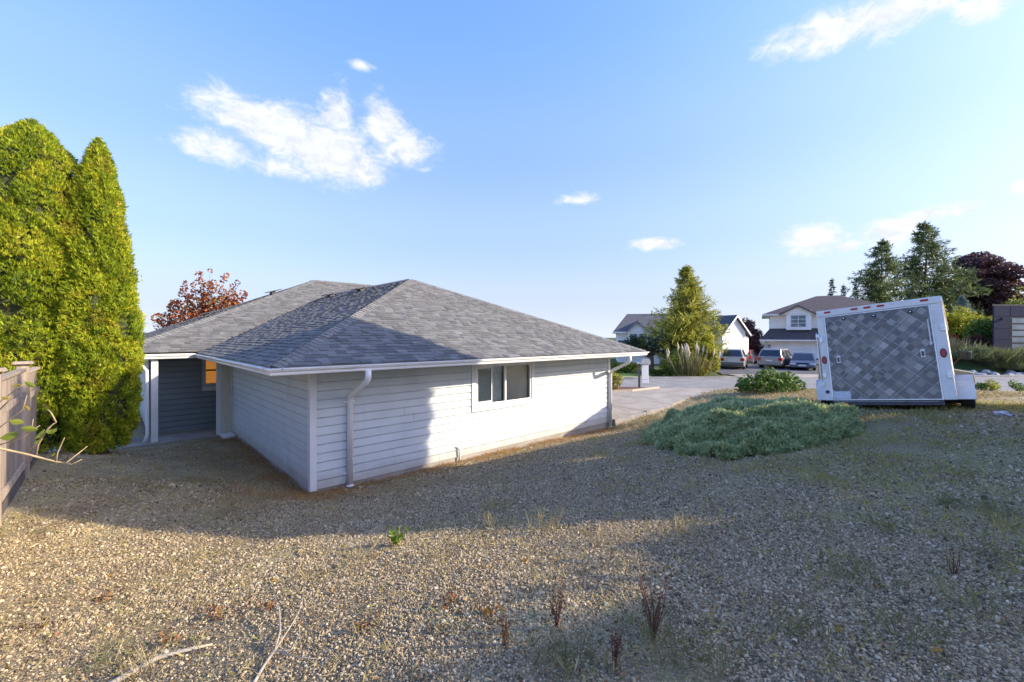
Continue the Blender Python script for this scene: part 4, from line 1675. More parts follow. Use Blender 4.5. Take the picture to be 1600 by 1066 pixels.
# ------------------------------------------------------------------ cargo trailer
tr = thing('cargo_trailer', 'white enclosed cargo trailer leaning left with grey argyle pattern ramp door', 'trailer', (6.945, 7.965, 1.84))
yw, pt_, rl = math.radians(46.8), math.radians(-8.0), math.radians(-6.5)
Rz = Matrix.Rotation(-yw, 4, 'Z')
tr.matrix_world = Matrix.Translation((6.945, 7.965, 1.84)) @ Rz @ Matrix.Rotation(pt_, 4, 'X') @ Matrix.Rotation(rl, 4, 'Y')
TW, TH, TL = 1.85, 1.81, 3.6
hw = TW / 2
mat_tw = simple('trailer_white', (.76, .73, .67), .35, .06, 4, dirt=((.42, .38, .31), .5))
mat_alu = simple('bare_aluminium', (.62, .62, .60), .32, .08, 8, metal=.85)
mat_red = simple('red_lens', (.42, .015, .02), .22, .1, 30)
mat_tyre = simple('tyre_rubber', (.025, .024, .023), .85, .3, 30, .4, 60)
mat_steel = simple('dark_steel', (.05, .05, .055), .5, .3, 10)
bld = lambda m, nm, mat, par=tr, bev=0.0, sm=False: m.build(nm, mat, par, world=False, bevel=bev, smooth=sm)
m = MB().box((-hw + .01, .06, .012), (hw - .01, TL, TH - .012))
m.prism([(-hw + .01, TL + .001, .012), (hw - .01, TL + .001, .012), (0, TL + .55, .012)], (0, 0, TH - .024))
bld(m, 'body', mat_tw)
# rear frame: two posts, header, sill
bld(MB().box((-hw, -.02, -.01), (-hw + .115, .0595, TH - .115)), 'corner_post', mat_tw, tr, .008)
bld(MB().box((hw - .155, -.02, -.01), (hw, .0595, TH - .115)), 'corner_post', mat_tw, tr, .008)
bld(MB().box((-hw, -.03, TH - .1145), (hw, .0595, TH + .012)), 'header', mat_tw, tr, .012)
bld(MB().box((-hw + .1155, -.024, -.105), (hw - .1555, .0595, -.012)), 'rear_sill', mat_steel, tr, .006)
bld(MB().box((-hw + .17, -.035, -.045), (hw - .22, -.0245, -.03)), 'sill_strip', simple('worn_strip', (.22, .21, .20), .6, .3, 12))
# side trims along the roof edge
for s in (-1, 1):
    bld(MB().box((s * hw - .02 if s > 0 else -hw - .012, .0602, TH - .075), (s * hw + .012 if s > 0 else -hw + .02, TL, TH + .012)), 'roof_trim', mat_alu)
    bld(MB().box((s * hw - .008 if s > 0 else -hw - .010, .0602, .0), (s * hw + .010 if s > 0 else -hw + .008, TL, .05)), 'bottom_trim', mat_alu)
# ramp door with printed argyle: diamonds in several greys and thin crossing lines
b = NB('argyle_print')
oc = b.obj_coord()
s = b.n('ShaderNodeSeparateXYZ')
b.put(s.inputs[0], oc)
xx, zz = s.outputs[0], s.outputs[2]
k = 1 / .102
p1 = b.math('MULTIPLY', b.math('ADD', xx, zz), k * .7071)
p2 = b.math('MULTIPLY', b.math('SUBTRACT', xx, zz), k * .7071)
i1, i2 = b.math('FLOOR', p1), b.math('FLOOR', p2)
cmb = b.n('ShaderNodeCombineXYZ')
b.put(cmb.inputs[0], i1)
b.put(cmb.inputs[1], i2)
wn = b.n('ShaderNodeTexWhiteNoise', noise_dimensions='2D')
b.put(wn.inputs['Vector'], cmb.outputs[0])
m1 = b.math('ABSOLUTE', b.math('MODULO', i1, 2.0))
m2 = b.math('ABSOLUTE', b.math('MODULO', i2, 2.0))
par = b.math('MULTIPLY', m1, m2)
par2 = b.math('MULTIPLY', b.math('SUBTRACT', 1.0, m1), b.math('SUBTRACT', 1.0, m2))
v = b.math('ADD', b.math('ADD', b.math('MULTIPLY', wn.outputs[0], .26), b.math('MULTIPLY', par, .34)), b.math('MULTIPLY', par2, .05))
m3 = b.math('MULTIPLY', b.math('LESS_THAN', b.math('FLOORED_MODULO', i1, 6.0), 2.0), b.math('LESS_THAN', b.math('FLOORED_MODULO', b.math('ADD', i2, 2.0), 6.0), 2.0))
v = b.math('ADD', v, b.math('MULTIPLY', m3, .30))
c = b.ramp(v, [(0, (.10, .092, .08)), (.4, (.225, .205, .175)), (.9, (.46, .42, .365))])


def aline(p, off):
    q = b.math('ABSOLUTE', b.math('SUBTRACT', b.math('FLOORED_MODULO', b.math('ADD', p, off), 2.6), 1.3))
    return b.math('LESS_THAN', q, .045)


ln = b.math('MAXIMUM', aline(p1, .3), aline(p2, .9))
dash = b.remap(b.noise(30, 3, .6, oc), .38, .5, .35, 1)
c = b.mix(b.math('MULTIPLY', b.math('MULTIPLY', ln, .75), dash), c, (.42, .44, .45))
c = b.mix(b.remap(b.noise(2.2, 7, .7, oc), .5, .8, 0, .35), c, (.17, .19, .21))
mat_arg = b.out(b.principled(c, b.remap(b.noise(3, 5, .6, oc), .3, .7, .22, .42), 0, .5, b.bump(b.noise(4, 3, .5, oc), .12, .02), Coat_Weight=.15, Coat_Roughness=.2))
dx0, dx1, dz0, dz1 = -hw + .117, hw - .157, -.008, TH - .117
bld(MB().box((dx0, -.006, dz0), (dx1, .0594, dz1)), 'ramp_door', mat_arg)
for (x0, x1, z0, z1) in ((dx0, dx0 + .02, dz0, dz1), (dx1 - .02, dx1, dz0, dz1), (dx0 + .0205, dx1 - .0205, dz1 - .018, dz1), (dx0 + .0205, dx1 - .0205, dz0, dz0 + .016)):
    bld(MB().box((x0, -.012, z0), (x1, -.0065, z1)), 'door_edging', mat_alu)
# running lights on the header
for x in (-hw + .19, -.30, -.10, .10, hw - .22):
    o = bld(MB().box((x - .055, -.048, TH - .055), (x + .055, -.031, TH - .020)), 'marker_light', mat_red, tr, .008)
for x, z in ((-.48, TH - .20), (-.02, TH - .21), (.50, TH - .215)):
    mm = MB().cyl((x, -.02, z), (0, 1, 0), .032, .025, 14)
    o = bld(mm, 'door_bumper', mat_black)
    bld(MB().cyl((x, -.036, z), (0, 1, 0), .012, .012, 10), 'bolt', mat_alu, o)
# oval tail lights
for x, z in ((-hw + .057, .80), (hw - .078, .80)):
    vs = [(x + .032 * math.cos(t_), -.021, z + .07 * math.sin(t_)) for t_ in np.linspace(0, 2 * PI, 20, endpoint=False)]
    o = bld(MB().prism(vs, (0, -.02, 0)), 'tail_light', mat_red, tr, .006)
    vs = [(x + .043 * math.cos(t_), -.0205, z + .082 * math.sin(t_)) for t_ in np.linspace(0, 2 * PI, 20, endpoint=False)]
    bld(MB().prism(vs, (0, -.010, 0)), 'light_gasket', mat_black, o)
bld(MB().cyl((-hw + .055, -.024, .16), (0, 1, 0), .035, .02, 14), 'power_inlet', simple('blue_black_plastic', (.04, .05, .09), .5))
# hinges and lock bars on both posts
for (x, zs_) in ((-hw + .03, (.50, 1.22)), (hw - .05, (.42, 1.25))):
    for z in zs_:
        bld(MB().box((x - .018, -.042, z - .06), (x + .035, -.0205, z + .06)), 'latch', mat_alu, tr, .005)
        bld(MB().box((x - .03, -.05, z - .012), (x + .05, -.043, z + .012)), 'latch', mat_alu)
bld(MB().tube([(-hw - .03, -.035, .30), (-hw - .03, -.035, 1.36)], .011, 8), 'lock_bar', mat_alu)
for z in (.32, 1.30):
    bld(MB().box((-hw - .045, -.05, z - .03), (-hw + .02, -.0205, z + .03)), 'lock_bracket', mat_alu)
bld(MB().box((-hw - .085, -.06, .26), (-hw + .0, -.036, .36)), 'lock_plate', mat_tw, tr, .006)
bld(MB().tube([(dx1 - .055, -.035, 1.0), (dx1 - .055, -.035, 1.42)], .010, 8), 'lock_bar', mat_tw)
bld(MB().box((dx1 - .07, -.045, .96), (dx1 - .04, -.0125, 1.0)), 'lock_bracket', mat_tw)
for x, z in ((dx0 + .17, .80), (dx1 - .18, .82)):
    o = bld(MB().box((x - .03, -.014, z - .075), (x + .03, -.0065, z + .075)), 'door_handle', mat_tw, tr, .004)
    bld(MB().box((x - .016, -.026, z - .05), (x + .016, -.0145, z + .035)), 'handle_lever', mat_steel, o, .004)
bld(MB().box((dx0 + .03, -.013, .018), (dx0 + .30, -.0065, .165)), 'licence_plate', simple('plate_white', (.62, .63, .66), .4, .1, 30), tr, .004)
# wheels and fenders
b = NB('tread_plate')
vv = b.voronoi(85, b.mapped(scale=(1, 1, 1), rot=(.6, .5, .8), src=b.obj_coord()), out='Distance')
mat_tread = b.out(b.principled(b.mix(b.remap(b.noise(3, 5), .3, .7), (.55, .54, .52), (.68, .67, .65)), .38, .6, .5, b.bump(vv, .25, .006)))
for s in (-1, 1):
    x0 = hw + .012 if s > 0 else -hw - .012
    wx = x0 + s * .11
    wy, wz, wr = .95, .145, .29
    o = bld(MB().cyl((wx, wy, wz), (1, 0, 0), wr, .185, 32), 'wheel', mat_tyre, tr, .025)
    bld(MB().cyl((wx + s * .07, wy, wz), (1, 0, 0), wr * .62, .06, 24), 'rim', mat_alu, o, .008)
    bld(MB().cyl((wx + s * .09, wy, wz), (1, 0, 0), .06, .06, 16), 'hub', mat_steel, o)
    # fender: folded tread plate, sloping ends, flat top
    pr = [(wy - .45, .03), (wy - .42, .34), (wy - .33, .46), (wy + .33, .46), (wy + .42, .34), (wy + .45, .03)]
    m = MB()
    xa, xb = (hw + .003, hw + .225) if s > 0 else (-hw - .225, -hw - .003)
    t_ = .012
    for (ya, za), (yb, zb) in zip(pr[:-1], pr[1:]):
        m.hexa([(xa, ya, za - t_), (xb, ya, za - t_), (xb, yb, zb - t_), (xa, yb, zb - t_), (xa, ya, za), (xb, ya, za), (xb, yb, zb), (xa, yb, zb)])
    xe = xb if s > 0 else xa
    m.prism([(xe, y_, z_) for y_, z_ in pr] + [(xe, wy + .36, .03), (xe, wy + .33, .28), (xe, wy - .33, .28), (xe, wy - .36, .03)], (s * .012, 0, 0))
    bld(m, 'fender', mat_tread)
# tongue
m = MB()
for s in (-1, 1):
    m.tube([(s * .7, TL - .1, -.06), (0, TL + 1.1, -.06)], .035, 6)
m.tube([(0, TL + .9, .35), (0, TL + .9, -.30)], .03, 8)
bld(m, 'tongue', mat_steel)
bld(MB().box((-hw + .2, .07, -.09), (hw - .2, TL - .1, .0115)), 'chassis', mat_steel)
bld(MB().tube([(-hw - .1, .95, .0), (hw + .1, .95, .0)], .035, 8), 'axle', mat_steel)

# ------------------------------------------------------------------ camper truck parked beyond the trailer, almost hidden by it
ck = thing('camper_truck', 'beige camper truck with black mirror mostly hidden behind the trailer', 'truck', (11.3, 13.3, g1(11.4, 13.3)))
gzc = g1(11.4, 13.3)
ck.rotation_euler = (0, 0, math.radians(-8))
mat_beige = simple('beige_paint', (.23, .215, .155), .5, .12, 3)
bb = lambda m, nm, mat, par=ck, bev=0.0: m.build(nm, mat, par, world=False, bevel=bev)
zt_ = 3.87 - gzc
bb(MB().box((-1.15, -1.0, .55), (.75, 1.0, zt_)), 'camper_box', mat_beige, ck, .05)
bb(MB().box((-1.12, -.9, .4), (.78, .9, .548)), 'truck_bed', mat_beige)
m = MB().prism([(.78, -.88, .45), (1.95, -.88, .45), (2.0, -.88, .75), (1.95, -.88, 1.0), (1.35, -.88, 1.1), (.95, -.88, 1.5), (.78, -.88, 1.5)], (0, 1.76, 0))
bb(m, 'cab', mat_beige, ck, .03)
m = MB().add([(1.33, -.8, 1.12), (1.33, .8, 1.12), (.985, .72, 1.48), (.985, -.72, 1.48)], [(0, 1, 2, 3)])
bb(m, 'windscreen', simple('dark_glass', (.03, .035, .04), .1))
for y_ in (-1, 1):
    o = bb(MB().tube([(1.3, y_ * .87, 1.08), (1.45, y_ * 1.12, 1.46)], .02, 6), 'mirror_arm', mat_black)
    bb(MB().box((1.40, y_ * 1.24 - .12, 1.38), (1.50, y_ * 1.24 + .12, 1.60)), 'mirror', mat_black, o, .02)
    for x_ in (-.6, 1.5):
        bb(MB().cyl((x_, y_ * .80, .34), (0, 1, 0), .36, .2, 24), 'wheel', mat_tyre, ck, .02)
bb(MB().cyl((2.0, -.6, .8), (1, 0, 0), .1, .06, 16), 'headlight', mat_white)

# ------------------------------------------------------------------ front garden by the street
mat_mulch = simple('bark_mulch', (.13, .06, .03), .95, .4, 14, .9, 40)
sheet('mulch_bed', [(7.75, 23.2), (6.15, 22.05), (1.5, 21.15), (1.5, 24.2), (6.6, 23.6)], lambda x, y: zdrive(x, y) + .03, mat_mulch, .2, .6)
ed = thing('timber_edging', 'pale timber edging along the front of the bark mulch bed', 'garden edging', (7.0, 22.5, .2))
for p0, p1 in (((7.95, 23.25), (6.95, 22.55)), ((6.93, 22.53), (6.1, 21.95)), ((6.08, 21.93), (3.8, 21.5))):
    a_, b_ = Vector((*p0, .17)), Vector((*p1, .17))
    d = (b_ - a_).normalized()
    nr = Vector((-d.y, d.x, 0)) * .06
    m = MB().hexa([a_ - nr, b_ - nr, b_ + nr, a_ + nr] + [q + Vector((0, 0, .15)) for q in (a_ - nr, b_ - nr, b_ + nr, a_ + nr)])
    m.build('timber', simple('pale_timber', (.42, .36, .27), .8, .15, 8), ed)

# real-estate style hanging board on a dark post
sp = Vector((6.9, 23.25, .2))
sg = thing('sign_post', 'dark sign post with plain white board hanging by the driveway', 'sign', sp)
MB().box((sp.x - .045, sp.y - .045, sp.z - .1), (sp.x + .045, sp.y + .045, sp.z + 1.42)).build('post', simple('dark_post', (.06, .06, .055), .7), sg)
MB().box((sp.x - .12, sp.y - .06, sp.z + 1.36), (sp.x + .05, sp.y + .06, sp.z + 1.45)).build('post_cap', mat_white, sg)
MB().box((sp.x + .051, sp.y - .03, sp.z + 1.32), (sp.x + .58, sp.y + .03, sp.z + 1.40)).build('arm', mat_white, sg)
MB().box((sp.x + .13, sp.y - .02, sp.z + .30), (sp.x + .50, sp.y + .02, sp.z + 1.29)).build('board', simple('sign_board', (.80, .80, .80), .5, .04), sg, bevel=.01)
m = MB().hexa([Vector(q) + sp for q in ((.06, -.12, 1.402), (.60, -.12, 1.402), (.60, .12, 1.402), (.06, .12, 1.402), (.12, -.08, 1.62), (.54, -.08, 1.62), (.54, .08, 1.62), (.12, .08, 1.62))])
m.build('topper', simple('sign_topper', (.33, .35, .36), .6), sg)
MB().box((sp.x + .16, sp.y - .024, sp.z + .50), (sp.x + .47, sp.y - .0205, sp.z + .52)).build('board_line', simple('grey_print', (.5, .5, .52), .6), sg)

mat_gold = foliage('golden_leaf', [(0, (.14, .15, .02)), (.5, (.32, .29, .03)), (1, (.42, .34, .04))], .3)
mat_maroon = foliage('maroon_leaf', [(0, (.07, .02, .02)), (.6, (.15, .06, .04)), (1, (.22, .15, .06))], .3)
mat_green = foliage('green_leaf', [(0, (.04, .085, .015)), (.5, (.10, .18, .028)), (1, (.22, .28, .05))], .3)
mat_bright = foliage('bright_green_leaf', [(0, (.07, .12, .015)), (.5, (.15, .22, .03)), (1, (.26, .30, .05))], .35)
mat_olive = foliage('olive_conifer_leaf', [(0, (.13, .15, .03)), (.5, (.35, .36, .055)), (.85, (.52, .48, .08)), (1, (.58, .48, .12))], .3)
mat_deep = foliage('deep_conifer_leaf', [(0, (.05, .085, .035)), (.5, (.12, .17, .06)), (1, (.26, .28, .08))], .25)
mat_spruce = foliage('dark_spruce_leaf', [(0, (.025, .045, .03)), (1, (.06, .09, .055))], .2)
mat_blue = foliage('blue_spruce_leaf', [(0, (.10, .15, .14)), (1, (.26, .33, .30))], .2)
mat_purple = foliage('purple_leaf', [(0, (.045, .022, .025)), (.6, (.11, .055, .058)), (1, (.24, .14, .12))], .25)
mat_yellow = foliage('yellow_green_leaf', [(0, (.16, .19, .02)), (.5, (.36, .37, .03)), (1, (.55, .48, .06))], .35)
mat_red = mat_red
mat_russet = foliage('russet_leaf', [(0, (.14, .03, .02)), (.4, (.33, .08, .035)), (.7, (.42, .17, .05)), (1, (.40, .26, .06))], .35)


def shrub(name, label, cat, base, rx, ry, rz, mat, seed, n=16, per=300, leaf=.12, group=None, elong=1.5):
    t = thing(name, label, cat, base, 0, group)
    cl = ell_clumps((base[0], base[1], base[2] + rz * .45), rx * .78, ry * .78, rz * .55, n, min(rx, rz) * .42, seed, -.6, .3)
    leafy(t, cl, per / (min(rx, rz) * .42) ** 2 * .5, leaf, mat, seed, elong=elong)
    limbs(t, (base[0], base[1], base[2] - .05), cl[:7], .03, .3, name='stem')
    return t


shrub('flowering_shrub', 'small rounded shrub with yellow and maroon leaves in the mulch bed', 'shrub', (5.1, 22.6, .2), .75, .6, 1.1, mat_gold, 61, 12, 200, .13)
shrub('maroon_shrub', 'low maroon shrub beside the yellow shrub in the mulch bed', 'shrub', (4.55, 22.0, .2), .5, .5, .8, mat_maroon, 62, 9, 160, .12)
# clipped hedge and lawn on the far side of the street
hz_ = thing('clipped_hedge', 'bright green clipped low hedge across the street left of the conifer', 'hedge', (8.3, 33.5, .15))
r_ = np.random.default_rng(3)
C = np.stack([r_.uniform(3.0, 9.7, 6000), 33.5 + r_.uniform(-.6, .6, 6000), .15 + .85 * r_.uniform(0, 1, 6000) ** .6], 1)
V_, F_ = leaf_quads(C, .14, r_, .5, 1.5)
leafmesh('foliage', [(V_, F_, r_.uniform(0, 1, 6000))], mat_bright, hz_)
sheet('lawn', [(-20, 31.9), (9.6, 29.3), (10.3, 32.2), (3.0, 33.6), (-20, 34)], lambda x, y: .235, simple('lawn_grass', (.22, .28, .045), .9, .25, 2, .8, 60), .2, 2.0)

# broad evergreen shrub at the corner of the driveway
bs = thing('evergreen_bush', 'rounded dark green broadleaf bush between driveway and trailer', 'shrub', (11.55, 19.2, g1(11.55, 19.2)))
gb = g1(11.55, 19.2)
cl = []
for i, (dx, dy, dz, rr) in enumerate(((-1.2, -.1, .42, .36), (-.75, .1, .55, .48), (-.3, -.1, .75, .52), (.1, .15, .85, .50), (.55, 0, .62, .50), (1.0, .1, .66, .46), (1.35, 0, .42, .38),
                                       (-.6, -.4, .35, .42), (.1, -.45, .35, .45), (.75, -.4, .35, .42), (-1.45, 0, .28, .26), (.8, .1, .78, .36), (0, .5, .5, .5), (-.9, .5, .45, .45), (.9, .5, .5, .45))):
    cl.append((Vector((11.55 + dx * .93, 19.2 + dy, gb + dz * .84)), rr * .82))
leafy(bs, cl, 1500, .14, mat_green, 71, elong=1.8, up=.6)
limbs(bs, (11.55, 19.2, gb), cl[:8], .04, .2, name='stem')
kb = Vector((6.86, 9.99, 0))
te = thing('timber_block', 'weathered brown timber edging end behind the juniper', 'timber', (5.55, 10.75, g1(5.55, 10.75)))
m = MB().box((5.3, 10.7, g1(5.5, 10.8) + .0), (6.6, 10.86, g1(5.6, 10.8) + .30))
m.build('timber', mat_wood_dk, te)

# timber kerb that holds the gravel along the driveway
kt = thing('timber_kerb', 'long grey timber kerb between gravel yard and driveway', 'kerb', H(12.4, -.06, .0))
for i, (a0, a1) in enumerate(((10.3, 12.45), (12.47, 14.75))):
    z0 = float(zdrive(*H(a0, 0)[:2]))
    m = MB().hexa([H(a0, -.12, z0 - .35), H(a1, -.12, z0 - .35), H(a1, -.004, z0 - .35), H(a0, -.004, z0 - .35), H(a0, -.12, z0 + .035), H(a1, -.12, z0 + .05), H(a1, -.004, z0 + .05), H(a0, -.004, z0 + .035)])
    m.build('timber', simple('grey_timber', (.24, .22, .20), .85, .2, 4, .4, 40), kt, bevel=.008)

# ------------------------------------------------------------------ houses across the street
mat_cream = simple('cream_siding', (.84, .80, .72), .7, .05, 1)
mat_wsiding = simple('white_siding', (.82, .81, .78), .7, .04, 1)
mat_broof = simple('brown_roof', (.075, .062, .060), .9, .22, 3, .4, 30)
mat_groof = simple('grey_roof', (.085, .085, .09), .9, .22, 3, .4, 30)
mat_dglass = simple('house_glass', (.16, .20, .22), .08, .3, 1.2, spec=.8)
mat_door = simple('garage_door_white', (.84, .83, .80), .5, .03, 2)


def hbox(par, a_, b_, name, mat, rot=0.0, bev=0.0):
    return MB().box(a_, b_).build(name, mat, par, bevel=bev)


def lapgrooves(par, x0, x1, y, z0, z1, mat, step=.2):
    """thin shadow-casting laps of a far wall"""
    m = MB()
    z = z0
    while z < z1:
        m.box((x0, y - .022, z), (x1, y - .0021, z + .03))
        z += step
    return tag(m.build('lap_line', mat, par), kind='stuff')


def winset(par, x0, x1, y, z0, z1, nx=2, nz=1, fr=.09, trim=mat_vinyl, gl=mat_dglass, mull=.05):
    w = MB().box((x0 - fr, y - .05, z0 - fr), (x1 + fr, y - .004, z0 - .001)).box((x0 - fr, y - .05, z1 + .001), (x1 + fr, y - .004, z1 + fr)).box((x0 - fr, y - .05, z0), (x0 - .001, y - .004, z1)).box((x1 + .001, y - .05, z0), (x1 + fr, y - .004, z1)).build('window', trim, par)
    dx = (x1 - x0) / nx
    dz_ = (z1 - z0) / nz
    for i in range(nx):
        for j in range(nz):
            MB().box((x0 + i * dx + mull / 2, y - .02, z0 + j * dz_ + mull / 2), (x0 + (i + 1) * dx - mull / 2, y - .006, z0 + (j + 1) * dz_ - mull / 2)).build('pane', gl, w)
    MB().box((x0, y - .005, z0), (x1, y - .001, z1)).build('sash', trim, w)
    return w


def hip_roof(par, x0, x1, y0, y1, z, rx0, rx1, ry, rz, mat, th=.14):
    m = MB()
    e = [Vector((x0, y0, z)), Vector((x1, y0, z)), Vector((x1, y1, z)), Vector((x0, y1, z))]
    r0, r1 = Vector((rx0, ry, rz)), Vector((rx1, ry, rz))
    m.add(e + [r0, r1], [(0, 1, 5, 4), (1, 2, 5), (2, 3, 4, 5), (3, 0, 4)])
    o = m.build('roof', mat, par)
    f = MB()
    for i in range(4):
        a_, b_ = e[i], e[(i + 1) % 4]
        f.hexa([a_ - Vector((0, 0, th)), b_ - Vector((0, 0, th)), b_ - Vector((0, 0, th)) + (e[(i + 2) % 4] - b_).normalized() * .02, a_ - Vector((0, 0, th)) + (e[(i + 3) % 4] - a_).normalized() * .02,
                a_ - Vector((0, 0, .004)), b_ - Vector((0, 0, .004)), b_ - Vector((0, 0, .004)) + (e[(i + 2) % 4] - b_).normalized() * .02, a_ - Vector((0, 0, .004)) + (e[(i + 3) % 4] - a_).normalized() * .02])
    f.add([q - Vector((0, 0, th * .8)) for q in e], [(3, 2, 1, 0)])
    f.build('fascia', mat_white, o)
    return o


# right house: cream, brown hip roof, bay with gable, double garage
hr = thing('two_storey_house', 'cream two storey house with brown hip roof behind the parked cars', 'house', (27.4, 46, .25), math.radians(-30))


def X46(px):
    # distance along the turned front wall
    q = (px - 800) / F
    return 27.4 + (46 * q - 27.4) / (.866 + .5 * q)


k46 = 44.6 / F
Z46 = lambda py: 3 + (527 - py) * k46
gx0, gx1 = X46(1195), 38.6
hbox(hr, (gx0, 46, .1), (gx1, 54, Z46(533)), 'garage_wall', mat_cream)
hbox(hr, (gx0 + .55, 47.2, Z46(533) - .02), (gx1 - .2, 56, 5.42), 'upper_wall', mat_cream)
# garage doors with arched heads, four panels each
for (p0, p1) in ((1207, 1256.5), (1262, 1290), (1298, 1340)):
    x0, x1 = X46(p0), X46(p1)
    n_ = 14
    zt0, zt1 = Z46(544), Z46(540.5)
    pts = [(x0, 45.99, .26), (x1, 45.99, .26)] + [(x1 + (x0 - x1) * i / n_, 45.99, zt0 + (zt1 - zt0) * math.sin(PI * i / n_)) for i in range(n_ + 1)]
    d = MB().prism(pts, (0, -.04, 0)).build('garage_door', mat_door, hr)
    for i in range(1, 4):
        MB().box((x0 + .05, 45.935, .26 + i * .48), (x1 - .05, 45.9495, .285 + i * .48)).build('panel_joint', simple('joint_grey', (.5, .51, .53), .6), d)
    fr = MB()
    for a_, b_ in ((x0 - .13, x0 - .003), (x1 + .003, x1 + .13)):
        fr.box((a_, 45.93, .2), (b_, 45.998, zt0 + .05))
    fr.build('door_trim', mat_wsiding, hr)
# skirt roof over the garage
m = MB()
zr0, zr1_ = Z46(531), 3 + (527 - 513.5) * 47.2 / F
x0_, x1_ = X46(1187), 39.0
m.add([(x0_, 45.35, zr0), (x1_, 45.35, zr0), (x1_ - .4, 47.22, zr1_), (gx0 + .5, 47.22, zr1_), (x0_, 47.3, zr0)], [(0, 1, 2, 3), (4, 0, 3)])
o = m.build('skirt_roof', mat_broof, hr)
MB().box((x0_ - .03, 45.25, zr0 - .14), (x1_ + .03, 45.349, zr0 + .0)).build('gutter', mat_white, o)
MB().box((x0_ + .02, 45.3495, zr0 - .13), (x1_, 45.99, zr0 - .09)).build('soffit', mat_soffit, o)
MB().tube([(x0_ + .1, 45.3, zr0 - .15), (x0_ + .1, 45.4, zr0 - .35), (gx0 + .08, 45.9, zr0 - .6), (gx0 + .08, 45.93, .3)], .05, 8).build('downspout', mat_white, hr)
# bay window box with its gable
bx0, bx1 = X46(1229), X46(1268.5)
zb0, zb1 = Z46(515.5), Z46(489)
hbox(hr, (bx0, 46.5, zb0), (bx1, 47.4, zb1 + .3), 'bay', mat_wsiding)
winset(hr, X46(1236), X46(1260), 46.5, Z46(511), Z46(492.5), 2, 3, .08, mat_vinyl)
ga = Vector((X46(1247), 46.2, Z46(476)))
gl_, gr_ = Vector((X46(1217), 46.2, Z46(490.5))), Vector((X46(1277), 46.2, Z46(490.5)))
MB().prism([gl_ + Vector((.25, .24, -.01)), gr_ + Vector((-.25, .24, -.01)), ga + Vector((0, .24, -.12))], (0, .25, 0)).build('gable', mat_cream, hr)
m = MB()
back = Vector((0, 4.0, 0))
m.add([gl_, ga, ga + back, gl_ + back, gr_, gr_ + back], [(0, 1, 2, 3), (1, 4, 5, 2)])
o = m.build('bay_roof', mat_broof, hr)
for e_ in (gl_, gr_):
    m = MB()
    d = (ga - e_)
    m.hexa([e_ + Vector((0, -.03, -.16)), ga + Vector((0, -.03, -.16)), ga + Vector((0, .0, -.16)), e_ + Vector((0, .0, -.16)), e_ + Vector((0, -.03, .0)), ga + Vector((0, -.03, .0)), ga + Vector((0, 0, .0)), e_ + Vector((0, 0, .0))])
    m.build('bargeboard', simple('dark_bargeboard', (.10, .085, .08), .7), o)
hip_roof(hr, X46(1191), 39.5, 46.6, 56.6, Z46(490) + .03, 32.2, 34.2, 51.6, 7.63, mat_broof)
# lantern by the garage
ln_ = MB().box((X46(1200.5), 45.80, Z46(546)), (X46(1203.5), 45.99, Z46(539))).build('wall_lantern', mat_black, hr)
MB().box((X46(1200.8) , 45.75, Z46(544.5)), (X46(1203.2), 45.80, Z46(541))).build('lantern_glass', simple('lantern_glass', (.5, .5, .45), .2), ln_)

# left house: white, grey roof, dormer gable, wing with steep gable
hl = thing('two_storey_house', 'white two storey house with grey roof partly behind the big conifer', 'house', (11.6, 47, .25), math.radians(-12))
k47 = 47 / F
X47 = lambda px: (px - 800) * k47
Z47 = lambda py: 3 + (527 - py) * k47
hbox(hl, (X47(966), 47.5, .1), (X47(1124), 56, Z47(519.5)), 'upper_wall', mat_wsiding)
hbox(hl, (X47(966), 46.3, .1), (X47(1118), 47.499, Z47(544)), 'lower_wall', mat_wsiding)
hip_roof(hl, X47(960), X47(1128), 46.9, 57.1, Z47(518.5), X47(983), X47(1116), 52, 3 + 36 * 52 / F, mat_groof)
m = MB()
m.add([(X47(962), 45.6, Z47(545)), (X47(1120), 45.6, Z47(545)), (X47(1118), 47.52, Z47(532)), (X47(966), 47.52, Z47(532)), (X47(962), 47.5, Z47(545))], [(0, 1, 2, 3), (4, 0, 3)])
o = m.build('skirt_roof', mat_groof, hl)
MB().box((X47(961.5), 45.5, Z47(545) - .14), (X47(1120), 45.599, Z47(545))).build('gutter', mat_white, o)
# dormer
dga = Vector((X47(994.5), 46.6, Z47(501.5)))
dgl, dgr = Vector((X47(977.5), 46.6, Z47(518.5))), Vector((X47(1013), 46.6, Z47(518.5)))
hbox(hl, (X47(980), 47.0, Z47(534)), (X47(1011), 47.6, Z47(518.8)), 'bay', mat_wsiding)
MB().prism([dgl + Vector((.2, .35, .0)), dgr + Vector((-.2, .35, .0)), dga + Vector((0, .35, -.15))], (0, .3, 0)).build('gable', mat_wsiding, hl)
m = MB()
bk = Vector((0, 4.5, 0))
m.add([dgl, dga, dga + bk, dgl + bk, dgr, dgr + bk], [(0, 1, 2, 3), (1, 4, 5, 2)])
o = m.build('dormer_roof', mat_groof, hl)
for e_ in (dgl, dgr):
    m = MB()
    m.hexa([e_ + Vector((0, -.03, -.18)), dga + Vector((0, -.03, -.18)), dga + Vector((0, .0, -.18)), e_ + Vector((0, .0, -.18)), e_ + Vector((0, -.03, .0)), dga + Vector((0, -.03, .0)), dga + Vector((0, 0, .0)), e_ + Vector((0, 0, .0))])
    m.build('bargeboard', simple('grey_bargeboard', (.2, .2, .21), .7), o)
winset(hl, X47(983), X47(994), 47.0, Z47(531), Z47(521.5), 2, 1, .1)
winset(hl, X47(997.5), X47(1009), 47.0, Z47(531), Z47(521.5), 2, 1, .1)
